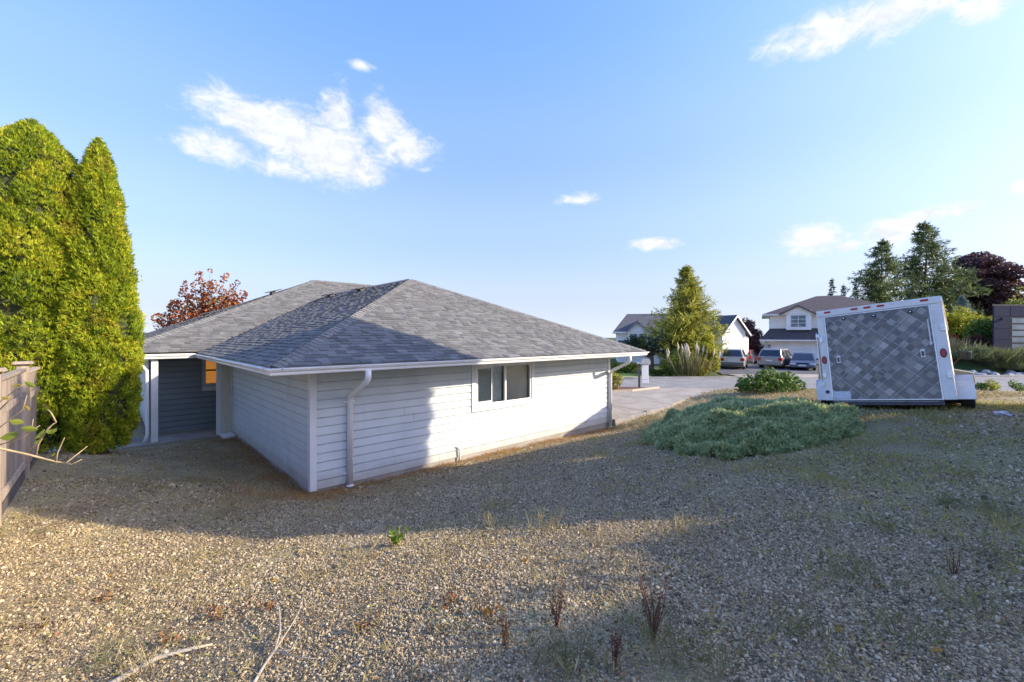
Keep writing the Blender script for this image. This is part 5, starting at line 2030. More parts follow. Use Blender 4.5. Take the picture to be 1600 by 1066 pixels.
MB().tube([(X47(1023), 51.5, 5.5), (X47(1023), 51.5, 3 + 41 * 51.5 / F)], .06, 6).build('flue', mat_steel, hl)
# wing, its gable end turned to the sun
k44 = 44 / F
wc = Vector(((1143 - 800) * k44, 44, 0))
ang = math.radians(40)
ux, uy = Vector((math.cos(ang), math.sin(ang), 0)), Vector((-math.sin(ang), math.cos(ang), 0))
Wp = lambda a_, b_, z: Vector((wc.x, wc.y, z)) + ux * a_ + uy * b_
zg, zgr, hwid = 3 + 8.5 * k44, 3 + 33 * k44, 1.75
m = MB().prism([Wp(-hwid, 0, .1), Wp(hwid, 0, .1), Wp(hwid, 0, zg), Wp(0, 0, zgr - .12), Wp(-hwid, 0, zg)], uy * 7)
m.build('wing_wall', mat_wsiding, hl)
m = MB()
ov_ = .35
ea, eb, er = Wp(-hwid - ov_, -ov_, zg - .28), Wp(hwid + ov_, -ov_, zg - .28), Wp(0, -ov_, zgr)
m.add([ea, er, er + uy * 7.5, ea + uy * 7.5, eb, eb + uy * 7.5], [(0, 1, 2, 3), (1, 4, 5, 2)])
o = m.build('wing_roof', mat_groof, hl)
for e_ in (ea, eb):
    m = MB()
    dn = Vector((0, 0, -.2))
    m.hexa([e_ - uy * .03 + dn, er - uy * .03 + dn, er + dn, e_ + dn, e_ - uy * .03, er - uy * .03, er, e_])
    m.build('bargeboard', mat_white, o)
m = MB().prism([Wp(hwid + .002, .4, .1), Wp(hwid + 1.1, .4, .1), Wp(hwid + 1.1, .4, 3.0), Wp(hwid + .002, .4, 3.3)], uy * 5)
m.build('side_wall', mat_wsiding, hl)
m = MB().prism([Wp(hwid - .05, .1, 3.42), Wp(hwid + 1.45, .1, 3.12), Wp(hwid + 1.45, .1, 3.22), Wp(hwid - .05, .1, 3.55)], uy * 5.5)
m.build('side_roof', mat_groof, hl)

# modern house at the right edge, on its bank
mh = thing('modern_house', 'dark violet panelled modern house with slatted glass door at right edge', 'house', (40, 33.3, 1.75))
k33 = 33 / F
X33 = lambda px: (px - 800) * k33
Z33 = lambda py: 3 + (527 - py) * k33
mat_panel = simple('violet_panel', (.042, .045, .068), .85, .05, 2, spec=.12)
mfoot = lambda z, e=0.0: [(X33(1552) - e, 33.07 - e, z), (X33(1680), 33.07 - e, z), (60, 42, z), (48.2, 42, z)]
MB().prism(mfoot(Z33(548)), (0, 0, Z33(478) - Z33(548))).build('wall', mat_steel, mh)
hbox(mh, (X33(1553.5), 33.02, .8), (X33(1680), 33.06, Z33(548.3)), 'plinth', simple('white_plinth', (.66, .66, .68), .7, .05))
MB().prism(mfoot(Z33(477.8), .07), (0, 0, Z33(475.8) - Z33(477.8))).build('parapet_cap', mat_steel, mh)
cols = ((1553, 1578.2), (1579, 1604), (1605, 1630), (1631, 1656))
rows = ((478.2, 494.6), (495.2, 513), (513.6, 530.6), (531.2, 547.8))
for ci, (c0, c1) in enumerate(cols):
    for ri, (r0_, r1_) in enumerate(rows):
        if ci in (1, 2) and ri > 0:
            continue
        MB().box((X33(c0), 33.0, Z33(r1_)), (X33(c1), 33.06, Z33(r0_))).build('panel', mat_panel, mh, bevel=.004)
df = MB().box((X33(1579), 33.02, Z33(548)), (X33(1630), 33.065, Z33(495.4))).build('garage_door', simple('door_black', (.018, .018, .02), .4), mh)
mat_frost = simple('frosted_pane', (.20, .235, .25), .15, .2, 1, spec=.7)
for r0_, r1_ in ((497.5, 504.8), (507.5, 515), (517.5, 525), (527.5, 535.2), (538, 546)):
    for c0, c1 in ((1581.5, 1604.5), (1606, 1628.5)):
        MB().box((X33(c0), 33.005, Z33(r1_)), (X33(c1), 33.0195, Z33(r0_))).build('pane', mat_frost, df)
MB().box((X33(1564), 32.9, Z33(499.5)), (X33(1567.5), 32.998, Z33(496.5))).build('wall_lamp', mat_panel, mh)

# white neighbour seen through the gap behind the porch
nb_ = thing('neighbour_house', 'white sided neighbour wall glimpsed between cedar and porch', 'house', (-19.5, 20, 0))
MB().box((-27, 20.0, -.3), (-16.4, 28, 2.8)).build('wall', mat_wsiding, nb_)
m = MB()
zz_ = .0
while zz_ < 2.7:
    m.box((-27, 19.965, zz_), (-16.4, 19.998, zz_ + .03))
    zz_ += .2
tag(m.build('lap_line', mat_wsiding, nb_), kind='stuff')
hip_roof(nb_, -27.5, -15.9, 19.5, 28.5, 2.85, -24, -19.5, 24, 3.25, mat_groof)

# ------------------------------------------------------------------ cars
mat_tint = simple('car_glass', (.025, .03, .035), .06, .2, 1.5, spec=.8)
mat_lamp = simple('clear_lamp', (.55, .57, .58), .15, .1, 20)
mat_plate = simple('plate_white', (.65, .67, .70), .5, .05)
mat_chrome = simple('wheel_metal', (.5, .5, .5), .3, .1, 10, metal=.8)


def car(name, label, base, heading, paint_, lower, kind, group='cars parked across the street'):
    """heading: degrees clockwise from +Y of the car's front"""
    t = thing(name, label, 'car', base, -math.radians(heading), group)
    L_, W_, H_, hood, wind, rear = kind
    w = W_ / 2
    q = lambda m, nm, mat, par=t, bev=0.0: m.build(nm, mat, par, world=False, bevel=bev)
    l2 = L_ / 2
    belt = H_ * .56
    # lower body: side profile, front at +y
    pts = [(-l2, .42), (-l2 - .03, .62), (-l2 + .03, belt), (l2 - hood, belt), (l2 - .25, belt - .12), (l2 - .02, belt - .32), (l2, .42), (l2 - .1, .22), (-l2 + .12, .24)]
    m = MB().prism([(-w, y, z) for y, z in pts], (2 * w, 0, 0))
    body = q(m, 'body', paint_, t, .06)
    # cabin with sloping sides
    cb = [(-l2 + rear[0], belt - .005), (-l2 + rear[1], H_ - .06), (-l2 + rear[1] + .15, H_), (l2 - wind[1] - .2, H_), (l2 - wind[1], H_ - .05), (l2 - wind[0], belt - .005)]
    n_ = len(cb)
    tw = lambda z: w - .03 - (z - belt) * .28
    vs = [(-tw(z), y, z) for y, z in cb] + [(tw(z), y, z) for y, z in cb]
    fs = [tuple(range(n_)), tuple(range(2 * n_ - 1, n_ - 1, -1))] + [(j, i, n_ + i, n_ + j) for i in range(n_) for j in [(i + 1) % n_]]
    q(MB().add(vs, fs), 'cabin', paint_, t, .04)
    # side windows
    for s in (-1, 1):
        y0, y1 = -l2 + rear[0], l2 - wind[0]
        yt0, yt1 = -l2 + rear[1] + .1, l2 - wind[1] - .1
        zb, zt = belt + .05, H_ - .13
        nwin = 3
        for i in range(nwin):
            f0, f1 = i / nwin + .025, (i + 1) / nwin - .025
            yb0, yb1 = y0 + .12 + (y1 - .12 - y0 - .12) * f0, y0 + .12 + (y1 - .12 - y0 - .12) * f1
            yu0, yu1 = yt0 + (yt1 - yt0) * f0, yt0 + (yt1 - yt0) * f1
            p = [(s * (tw(zb) + .006), yb0, zb), (s * (tw(zb) + .006), yb1, zb), (s * (tw(zt) + .006), yu1, zt), (s * (tw(zt) + .006), yu0, zt)]
            q(MB().prism(p, (-s * .012, 0, 0)), 'side_window', mat_tint)
        q(MB().box((s * (w + .02) if s > 0 else s * (w + .20), l2 - wind[0] - .25, belt + .02), (s * (w + .20) if s > 0 else s * (w + .02), l2 - wind[0] - .10, belt + .17)), 'mirror', paint_, t, .02)
    # rear and front screens
    for (ya, za, yb, zb_, nm, d) in ((-l2 + rear[0], belt, -l2 + rear[1], H_ - .06, 'rear_window', -1), (l2 - wind[0], belt, l2 - wind[1], H_ - .05, 'windscreen', 1)):
        f0, f1 = (.16, .92) if d < 0 else (.06, .95)
        pa = (ya + (yb - ya) * f0, za + (zb_ - za) * f0)
        pb = (ya + (yb - ya) * f1, za + (zb_ - za) * f1)
        p = [(-tw(pa[1]) + .10, pa[0] + d * .012, pa[1]), (tw(pa[1]) - .10, pa[0] + d * .012, pa[1]), (tw(pb[1]) - .10, pb[0] + d * .012, pb[1]), (-tw(pb[1]) + .10, pb[0] + d * .012, pb[1])]
        q(MB().prism(p, (0, -d * .03, 0)), nm, mat_tint)
    # bumpers, plates, lamps
    q(MB().box((-w + .03, -l2 - .07, .30), (w - .03, -l2 + .1, .58)), 'bumper', lower, t, .04)
    q(MB().box((-w + .06, l2 - .12, .24), (w - .06, l2 + .05, .48)), 'bumper', lower, t, .04)
    q(MB().box((-.26, -l2 - .085, .62), (.26, -l2 - .035, .76)), 'licence_plate', mat_plate)
    q(MB().box((-.26, l2 + .052, .36), (.26, l2 + .06, .48)), 'licence_plate', mat_plate)
    q(MB().box((-.4, l2 - .03, .52), (.4, l2 + .02, .64)), 'grille', mat_black)
    for s in (-1, 1):
        q(MB().box((s * w - (.30 if s > 0 else -.012), -l2 - .045, belt - .26), (s * w + (.012 if s > 0 else -.30) * 1, -l2 + .12, belt - .02)) if s > 0 else MB().box((-w - .012, -l2 - .045, belt - .26), (-w + .30, -l2 + .12, belt - .02)), 'tail_light', mat_red, t, .02)
        q(MB().box((s * (w - .20) - .19, l2 - .18, belt - .36), (s * (w - .20) + .19, l2 - .02, belt - .20)), 'headlight', mat_lamp, t, .03)
        for y in (-l2 + L_ * .19, l2 - L_ * .18):
            o = q(MB().cyl((s * (w - .09), y, .33), (1, 0, 0), .335, .22, 22), 'wheel', mat_tyre, t, .02)
            q(MB().cyl((s * (w + .012), y, .33), (1, 0, 0), .20, .03, 16), 'rim', mat_chrome, o)
            q(MB().cyl((s * (w - .095), y, .36), (1, 0, 0), .40, .20, 22), 'wheel_arch', mat_black)
    if kind is SUV:
        for s in (-1, 1):
            q(MB().tube([(s * .55, -l2 + .7, H_ + .06), (s * .55, l2 - 2.1, H_ + .06)], .025, 6), 'roof_rail', mat_black)
    return t


SUV = (4.6, 1.86, 1.74, 1.2, (1.25, 2.0), (.04, .28))
VAN = (5.0, 1.96, 1.72, 1.0, (.95, 2.0), (.03, .42))
SED = (4.6, 1.78, 1.42, 1.25, (1.2, 2.05), (.75, 1.25))


def carpaint(name, col, metal=.35):
    b = NB(name)
    c = hsv(b, col, b.remap(b.noise(2, 4), .3, .7, .93, 1.07))
    return b.out(b.principled(c, .3, metal, .5, Coat_Weight=.5, Coat_Roughness=.08))


p_gold, p_silver, p_blue = carpaint('champagne_paint', (.58, .54, .43), .15), carpaint('silver_paint', (.33, .31, .285)), carpaint('blue_grey_paint', (.085, .105, .15))
p_dark = simple('bumper_grey', (.13, .13, .13), .6)
car('parked_car', 'champagne four wheel drive with roof rack parked beside the white house', (20.1, 38.75, .235 + .014), 32, p_gold, p_dark, SUV)
car('parked_car', 'silver minivan seen from behind in front of the white garage door', (24.4, 39.4, .25), 46, p_silver, carpaint('minivan_bumper', (.30, .30, .295)), VAN)
car('parked_car', 'blue grey sedan facing the street beside the trailer corner', (25.35, 37.3, .245), 216, p_blue, carpaint('sedan_bumper', (.08, .10, .14)), SED)
car('parked_car', 'dark red hatchback half hidden under the purple tree', (24.6, 45.0, .26), 40, carpaint('red_paint', (.20, .03, .02)), p_dark, (3.9, 1.7, 1.45, .9, (.9, 1.7), (.05, .5)))
bn = thing('wheelie_bin', 'green grey bin standing between champagne car and silver minivan', 'bin', (24.0, 43.6, .255))
MB().hexa([Vector(q) + Vector((24.0, 43.6, .255)) for q in ((-.28, -.3, 0), (.28, -.3, 0), (.28, .3, 0), (-.28, .3, 0), (-.34, -.38, .95), (.34, -.38, .95), (.34, .38, .95), (-.34, .38, .95))]).build('bin_body', simple('bin_green', (.20, .27, .24), .6), bn)
MB().box((23.64, 43.2, 1.206), (24.36, 44.02, 1.27)).build('lid', simple('bin_lid', (.12, .18, .15), .6), bn)

# ------------------------------------------------------------------ trees and planting across the street
cb = at(1066, 588, 31.5)
conifer('weeping_cedar', 'big pyramidal olive green conifer with spiky top across the street', Vector((14.0, 34.4, .2)), 8.5, 3.55, mat_olive, 81, 34, 14, 26, .52, .20, .40, None, .20, .03, .78, 6, .15, .42)
r0_ = np.random.default_rng(5)
# young tree in front of the white house
t = thing('small_tree', 'small dark green tree on slender trunk left of the big conifer', 'tree', (10.1, 33.6, .2))
taper_trunk(t, (10.9, 33.6, .2), 2.0, .24, .16)
cl = ell_clumps((10.3, 33.4, 2.45), 1.9, 1.2, .62, 24, .42, 91, -1, .3) + [((11.6, 33.2, 2.7), .5), ((8.2, 33.4, 2.1), .4), ((7.5, 33.4, 1.95), .32), ((9.9, 33.4, 2.9), .35)]
leafy(t, cl, 420, .20, foliage('dusk_green_leaf', [(0, (.018, .032, .016)), (.6, (.04, .065, .028)), (1, (.09, .12, .04))], .25), 92, elong=2.0)
limbs(t, (10.9, 33.6, 1.4), cl, .07, .2)
shrub('rounded_shrub', 'mid green rounded shrub under the big conifer left of pampas grass', 'shrub', (11.9, 31.0, .2), 1.15, .8, 1.7, mat_bright, 93, 16, 330, .16)
shrub('rounded_shrub', 'bushy yellow green shrub at the right foot of the big conifer', 'shrub', (14.15, 30.9, .2), .78, .7, 3.0, mat_yellow, 94, 26, 330, .15)
shrub('rounded_shrub', 'low golden shrub right of the pampas grass plumes', 'shrub', (13.5, 30.4, .2), .7, .5, 1.35, mat_gold, 95, 12, 260, .13)
# pampas grass
pg = thing('pampas_grass', 'clump of pampas grass with tall cream plumes before the conifer', 'grass', (12.7, 30.4, .2))
r_ = np.random.default_rng(12)
n = 420
C = np.stack([12.7 + r_.normal(0, .42, n), 30.4 + r_.normal(0, .25, n), np.full(n, .2)], 1)
D = np.stack([(C[:, 0] - 12.7) * .55 + r_.normal(0, .12, n), r_.normal(0, .15, n), np.ones(n)], 1)
V_, F_ = sprays(C, D, 1.5, r_, 2, .12, .03)
leafmesh('leaves', [(V_, F_, r_.uniform(0, 1, len(F_)))], foliage('pampas_leaf', [(0, (.16, .17, .05)), (1, (.36, .31, .14))], .3), pg)
plm = MB()
mat_plume = simple('plume_cream', (.55, .45, .32), .9, .15, 12)
for i in range(17):
    x = 12.7 + r_.normal(0, .5)
    z = 1.35 + r_.uniform(0, .65) + .2
    tx = x + (x - 12.7) * .7
    one = MB().tube([(x, 30.35, .25), ((x + tx) / 2, 30.33, z * .6), (tx, 30.3, z - .15), (tx + .02, 30.3, z + .18), (tx + .06 * np.sign(tx - 12.7), 30.28, z + .52)], [.01, .01, .014, .075, .012], 6)
    one.build('plume', mat_plume, pg)
shrub('ground_shrub', 'low green planting at the edge of the lawn below the small tree', 'shrub', (10.6, 31.6, .2), .8, .5, .5, mat_bright, 96, 9, 160, .12)

t = thing('purple_tree', 'purple leaved tree between the white house and the cream house', 'tree', (26.0, 47.5, .25))
taper_trunk(t, (26.0, 47.5, .25), 2.5, .2, .12)
cl = ell_clumps((26.0, 47.5, 2.7), 1.6, 1.5, 2.4, 56, .52, 101, -1, .35)
leafy(t, cl, 420, .24, mat_purple, 102, elong=1.6)
limbs(t, (26.0, 47.5, 1.5), cl, .08, .2, every=2)

for i, (px, py, D, rr) in enumerate(((1300, 435, 66, 1.55), (1318, 445, 67, 1.35), (1337, 442, 64, 1.7))):
    p = at(px, py, D)
    conifer('spruce_tree', ('dark narrow spruce leftmost of three behind the cream house roof', 'dark narrow spruce in the middle of three behind the cream house roof', 'dark narrow spruce rightmost of three next to the big cedars')[i],
            Vector((p.x, D, .3)), p.z - .3, rr, mat_spruce, 110 + i, 30, 9, 9, .55, .3, .05, 'dark spruces behind the cream house', .15, .06, .9, 5, .2)
pa, pb_ = at(1378, 375, 56), at(1446, 346, 58)
conifer('cedar_giant', 'tall layered green conifer with drooping tiers left behind the trailer', Vector((pa.x, 56, .4)), pa.z - .4, 6.2, mat_deep, 121, 26, 11, 22, .95, .12, .16, 'tall conifers behind the trailer', .3, .10, .72, 6, .15, .36)
conifer('cedar_giant', 'tallest layered green conifer behind the trailer left of the purple beech', Vector((pb_.x, 58, .4)), pb_.z - .4, 7.4, mat_deep, 122, 30, 12, 23, 1.0, .14, .14, 'tall conifers behind the trailer', .3, .09, .74, 6, .15, .32)
t = thing('copper_beech', 'broad purple black copper beech with layered branches at right', 'tree', (65.0, 60, .5))
taper_trunk(t, (65.0, 60, .5), 6, .45, .3)
cl = ell_clumps((65.4, 60, 8.6), 4.2, 4, 6.6, 130, 1.15, 131, -1, .3)
leafy(t, cl, 330, .38, mat_purple, 132, elong=2.0, sq=(1.3, 1.3, .55))
limbs(t, (65, 60, 4), cl, .18, .2, every=3)
p = at(1505, 462, 47)
conifer('blue_spruce', 'small pale blue spruce between yellow tree and copper beech', Vector((p.x, 47, 1.0)), p.z - 1.0, 2.6, mat_blue, 141, 28, 10, 12, .5, .1, .1, None, .1, .05, .85, 6, .22)
t = thing('yellow_tree', 'sunlit yellow green leafy tree just right of the trailer', 'tree', (43.5, 42, 1.2))
taper_trunk(t, (43.5, 42, 1.0), 2.2, .16, .1)
cl = ell_clumps((44.2, 42, 4.0), 2.4, 1.6, 1.5, 40, .62, 151, -1, .3) + [((42.0, 42, 5.3), .6), ((41.8, 42, 6.0), .45), ((42.6, 42, 4.7), .6), ((42.2, 42, 3.2), .6)]
leafy(t, cl, 420, .24, mat_yellow, 152, elong=1.7)
limbs(t, (43.5, 42, 2.0), cl, .07, .2, every=2)
shrub('hedge_shrub', 'dark green rounded shrub beside the corner of the modern house', 'shrub', (42.9, 39.0, 1.6), 1.6, 1.1, 3.0, mat_green, 161, 30, 330, .2)
shrub('hedge_shrub', 'maroon tinged shrub below the yellow tree', 'shrub', (40.6, 37.3, 1.5), 1.0, .8, 1.5, mat_maroon, 162, 18, 260, .17)
shrub('laurel_hedge', 'tall olive green hedge rising behind the modern house roof', 'hedge', (58.5, 47, 1.5), 4.6, 2.2, 6.2, mat_olive, 163, 90, 420, .3)
shrub('laurel_hedge', 'green hedge shrub between yellow tree and modern house', 'hedge', (47.6, 43.5, 1.2), 1.7, 1.3, 3.9, mat_olive, 164, 40, 330, .25)
shrub('russet_shrub', 'orange russet shrub under the yellow tree near the trailer', 'shrub', (36.9, 36.0, 1.3), .9, .6, 2.0, mat_russet, 165, 14, 240, .15)
tg = thing('tall_grass', 'straw coloured tall grasses beside the trailer edge', 'grass', (35.4, 34.5, 1.4))
n = 500
C = np.stack([35.4 + r_.normal(0, .6, n), 34.5 + r_.normal(0, .4, n), np.full(n, 1.3)], 1)
V_, F_ = sprays(C, np.stack([r_.normal(0, .2, n), r_.normal(0, .2, n), np.ones(n)], 1), 1.4, r_, 2, .15, .05)
leafmesh('leaves', [(V_, F_, r_.uniform(0, 1, len(F_)))], foliage('straw_leaf', [(0, (.30, .22, .08)), (1, (.52, .42, .20))], .3), tg)

# planted bank before the modern house: lavender and grasses, boulders at its foot
lav = [(35.2, 32.6, 1.0), (36.6, 32.4, 1.1), (38.0, 32.3, 1.0), (39.5, 32.5, 1.0), (41.0, 32.4, 1.1), (37.3, 31.9, .8), (38.9, 31.8, .9), (40.4, 31.8, .95), (42, 31.9, 1)]
mat_lav = foliage('lavender_leaf', [(0, (.09, .11, .05)), (.6, (.20, .22, .09)), (1, (.34, .33, .12))], .25)
mat_lav2 = foliage('lavender_dark_leaf', [(0, (.06, .085, .045)), (.6, (.14, .17, .08)), (1, (.24, .25, .11))], .25)  # darker leaf tone for every other bush
for i, (x, y, s_) in enumerate(lav):
    z = g1(x, y)
    t = thing('lavender_bush', ('grey green lavender highest on the bank, leftmost of the upper row', 'lavender second from the left in the upper row on the bank', 'lavender in the middle of the upper row on the bank',
                                'lavender second from the right in the upper row under the violet wall', 'lavender rightmost of the upper row under the slatted door',
                                'low lavender leftmost of the front row by the boulders', 'lavender second from the left in the front row above the kerb',
                                'lavender third from the left in the front row above the kerb', 'lavender rightmost of the front row at the picture border')[i], 'shrub', (x, y, z), 0, 'lavender on the bank')
    n = 420
    C = np.stack([x + r_.normal(0, .45, n), y + r_.normal(0, .35, n), z + np.abs(r_.normal(0, .2, n))], 1)
    D = np.stack([(C[:, 0] - x) * .9 + r_.normal(0, .25, n), (C[:, 1] - y) * .9 + r_.normal(0, .25, n), np.ones(n)], 1)
    V_, F_ = sprays(C, D, .8 * s_, r_, 4, .3, .045)
    leafmesh('foliage', [(V_, F_, np.clip(r_.normal(.45 if i % 3 else .65, .25, len(F_)), 0, 1))], mat_lav if i % 2 else mat_lav2, t)
mat_rock = simple('pale_rock', (.34, .34, .345), .85, .35, 3, .6, 12)
rr_ = random.Random(77)
for i in range(26):
    x, y = rr_.uniform(33.6, 37.4), rr_.uniform(30.7, 31.7)
    s_ = rr_.uniform(.14, .32)
    bmr = bmesh.new()
    bmesh.ops.create_icosphere(bmr, subdivisions=2, radius=s_)
    for v in bmr.verts:
        v.co *= 1 + .35 * mnoise.noise(v.co * (2.2 / s_) * .5 + Vector((i * 3, 0, 0)))
        v.co.z *= .7
    mm = bpy.data.meshes.new('boulder')
    bmr.to_mesh(mm)
    bmr.free()
    mm.materials.append(mat_rock)
    o = link('boulder', mm, None, (x, y, g1(x, y) + s_ * .2))
    o.rotation_euler = (0, 0, rr_.uniform(0, 6))
    tag(o, 'pale grey boulder piled at the foot of the lavender bank', 'boulder', 'boulders below the lavender bank')
for i, (px, py) in enumerate(((1532, 611), (1548, 611), (1590, 612))):
    p = spot(px, py)
    shrub('weed_tuft', ('dark green weed tuft right of the trailer fender at the street edge', 'bright lime weed tuft by the street edge right of the trailer', 'small green weed tuft at the street edge by the right border')[i], 'weed', p, .38, .25, .36, (mat_green, mat_yellow, mat_green)[i], 170 + i, 7, 90, .08)

# red-leaved tree and planting behind the bungalow
p0 = at(315, 500, 34)
t = thing('russet_tree', 'red and orange autumn tree behind the bungalow roof', 'tree', (p0.x, 34, 0))
zt = lambda py: 3 + (527 - py) * 34 / F
xt = lambda px: (px - 800) * 34 / F
taper_trunk(t, (xt(320), 34, 0), 3.0, .22, .12)
cl = []
rt = random.Random(6)
for (cx_, top_, wd) in ((318, 416, 20), (347, 424, 15), (375, 438, 15), (292, 438, 20), (262, 468, 20), (306, 440, 20), (335, 450, 24), (360, 452, 22), (283, 470, 26), (242, 488, 12)):
    zt0 = zt(top_)
    k_ = 0
    while zt0 - k_ * .42 > zt(510):
        f = k_ * .42
        cl.append(((xt(cx_ + rt.uniform(-1, 1) * wd * min(1, .15 + f / 2.5)), 34 + rt.uniform(-1, 1), zt0 - f - .25), .22 + min(.42, f * .15)))
        k_ += 1
red, orange = cl[::2], cl[1::2]
leafy(t, cl, 330, .22, mat_russet, 181, elong=1.5, tone_sp=.25)
limbs(t, (xt(320), 34, .5), cl, .05, .25, every=2)
t = thing('pear_tree', 'thin grey green tree left of the autumn tree behind the roof', 'tree', (xt(240), 35, 0))
cl = [((xt(px), 35, zt(py)), .3) for px, py in ((232, 495), (246, 492), (252, 478), (262, 470), (240, 505), (228, 506), (255, 500), (268, 490))]
leafy(t, cl, 160, .2, foliage('grey_green_leaf', [(0, (.06, .06, .04)), (1, (.14, .13, .08))], .3), 183)
limbs(t, (xt(245), 35, .3), cl, .08, .6)
shrub('back_hedge', 'olive hedge top beyond the left end of the bungalow roof', 'hedge', (xt(230), 30, 0), 2.2, 1, 3.95, mat_olive, 184, 30, 300, .2)

# ------------------------------------------------------------------ loose things in the yard
mat_dry = foliage('dry_grass_blade', [(0, (.19, .13, .05)), (.5, (.36, .29, .14)), (1, (.50, .43, .25))], .25)
mat_rust = foliage('rusty_grass_blade', [(0, (.22, .10, .03)), (.5, (.42, .22, .07)), (1, (.52, .34, .14))], .25)
mat_moss = foliage('short_grass_blade', [(0, (.17, .16, .04)), (.6, (.40, .36, .10)), (1, (.58, .48, .20))], .3)
mat_weed = foliage('weed_leaf', [(0, (.08, .15, .015)), (.5, (.17, .27, .03)), (1, (.30, .38, .06))], .35)


def blades(name, pts, hgt, mat, seed, n_each=8, spread=.05, lean=.6, width=.05, kind='stuff', parent=None, k=1):
    r = np.random.default_rng(seed)
    P_ = np.repeat(np.asarray(pts, float), n_each, 0)
    n = len(P_)
    P_[:, :2] += r.normal(0, spread, (n, 2))
    D = np.stack([r.normal(0, lean, n), r.normal(0, lean, n), np.abs(r.normal(.8, .3, n)) + .1], 1)
    V_, F_ = sprays(P_, D, hgt, r, k, .3, width)
    o = leafmesh(name, [(V_, F_, np.clip(r.normal(.5, .22, len(F_)), 0, 1))], mat, parent)
    if kind:
        tag(o, kind=kind)
    return o


rg = np.random.default_rng(99)


def scatter(n, x0, x1, y0, y1, keep):
    X = rg.uniform(x0, x1, n)
    Y = rg.uniform(y0, y1, n)
    k = keep(X, Y)
    X, Y = X[k], Y[k]
    ok = ~inpoly(X, Y, HOUSE) & ~inpoly(X, Y, DRIVE) & ~inpoly(X, Y, poly) & (Y < street_near(X) - .15) & (np.abs(X) < Y * 1.35 + 1.0)
    X, Y = X[ok], Y[ok]
    bump_ = np.array([mnoise.noise((x * 0.9, y * 0.9, 0)) * 0.028 + mnoise.noise((x * 2.7, y * 2.7, 3)) * 0.016 + mnoise.noise((x * 0.35, y * 0.35, 7)) * 0.03 for x, y in zip(X, Y)]) if len(X) else 0
    return np.stack([X, Y, gz(X, Y) + bump_], 1)


def nz3(X, Y, s, o=0.0):
    return np.array([mnoise.noise((x * s + o, y * s - o, o)) for x, y in zip(X, Y)])


def dab(X, Y):
    dx, dy = X - A.x, Y - A.y
    return dx * U.x + dy * U.y, dx * Vd.x + dy * Vd.y


# dry straw over the left of the yard and on the verge by the street
def k_dry(X, Y):
    a_, b_ = dab(X, Y)
    w = np.clip((1.6 - X) / 5.0, 0, .75) + .28
    w = w + .5 * ((X > 5) & (Y > 9.5 + .0 * X))
    return (rg.uniform(0, 1, len(X)) < w * (.55 + nz3(X, Y, .9, 3)) * np.clip(1.15 - np.hypot(X, Y) / 40, .2, 1)) & (np.hypot(X, Y) > 1.4)


blades('dry_grass', scatter(46000, -9.5, 14, 1.2, 20, k_dry), .10, mat_dry, 1, 6, .08, 1.4, .05)
blades('verge_grass', scatter(16000, 3.5, 16, 9.0, 23, lambda X, Y: (Y > 10.3 + .12 * X) & (rg.uniform(0, 1, len(X)) < .8)), .16, mat_dry, 11, 4, .08, 1.1, .09)
# rust coloured grass in the shelter of the two garage walls


def k_rust(X, Y):
    a_, b_ = dab(X, Y)
    d = np.where((a_ > -.1) & (a_ < 10), np.maximum(-b_, 0), 9)
    d2 = np.where((b_ > -.3) & (b_ < 7.2), np.maximum(-a_, 0), 9)
    dd = np.minimum(d, d2 * .75)
    dd = np.minimum(dd, np.hypot(a_ + .2, b_ + .2) * .55)
    return (rg.uniform(0, 1, len(X)) < (np.exp(-(dd / .34) ** 2) + .35 * np.exp(-(np.minimum(dd, d2 * .5) / .8) ** 2)) * (.75 + nz3(X, Y, 1.3, 4))) & ((b_ < -.03) | (a_ < -.03))


blades('rusty_grass', scatter(26000, -9, 4, 6, 16, k_rust), .10, mat_rust, 2, 9, .06, .9, .06)


def moss_patch(X, Y):
    return np.clip((nz3(X, Y, .55, 8) + .5 * nz3(X, Y, 1.7, 2)) * 2.2 + .1 + .55 * np.clip((X - 1.2) / 3.5, 0, 1), 0, 1)


def k_moss(X, Y):
    w = np.clip((X - 1.0) / 3, 0, .9) * moss_patch(X, Y) * 1.3 + .10 + .5 * np.exp(-((X + 6.6) ** 2 / 1.6 + (Y - 8.0) ** 2 / 1.0))
    return (rg.uniform(0, 1, len(X)) < w * np.clip(nz3(X, Y, 2.1, 8) * 1.6 + .6, 0, 1)) & (Y < 11.5)


blades('short_grass', scatter(34000, -8, 12, 1.2, 12, k_moss), .075, mat_moss, 3, 8, .07, .9, .11)

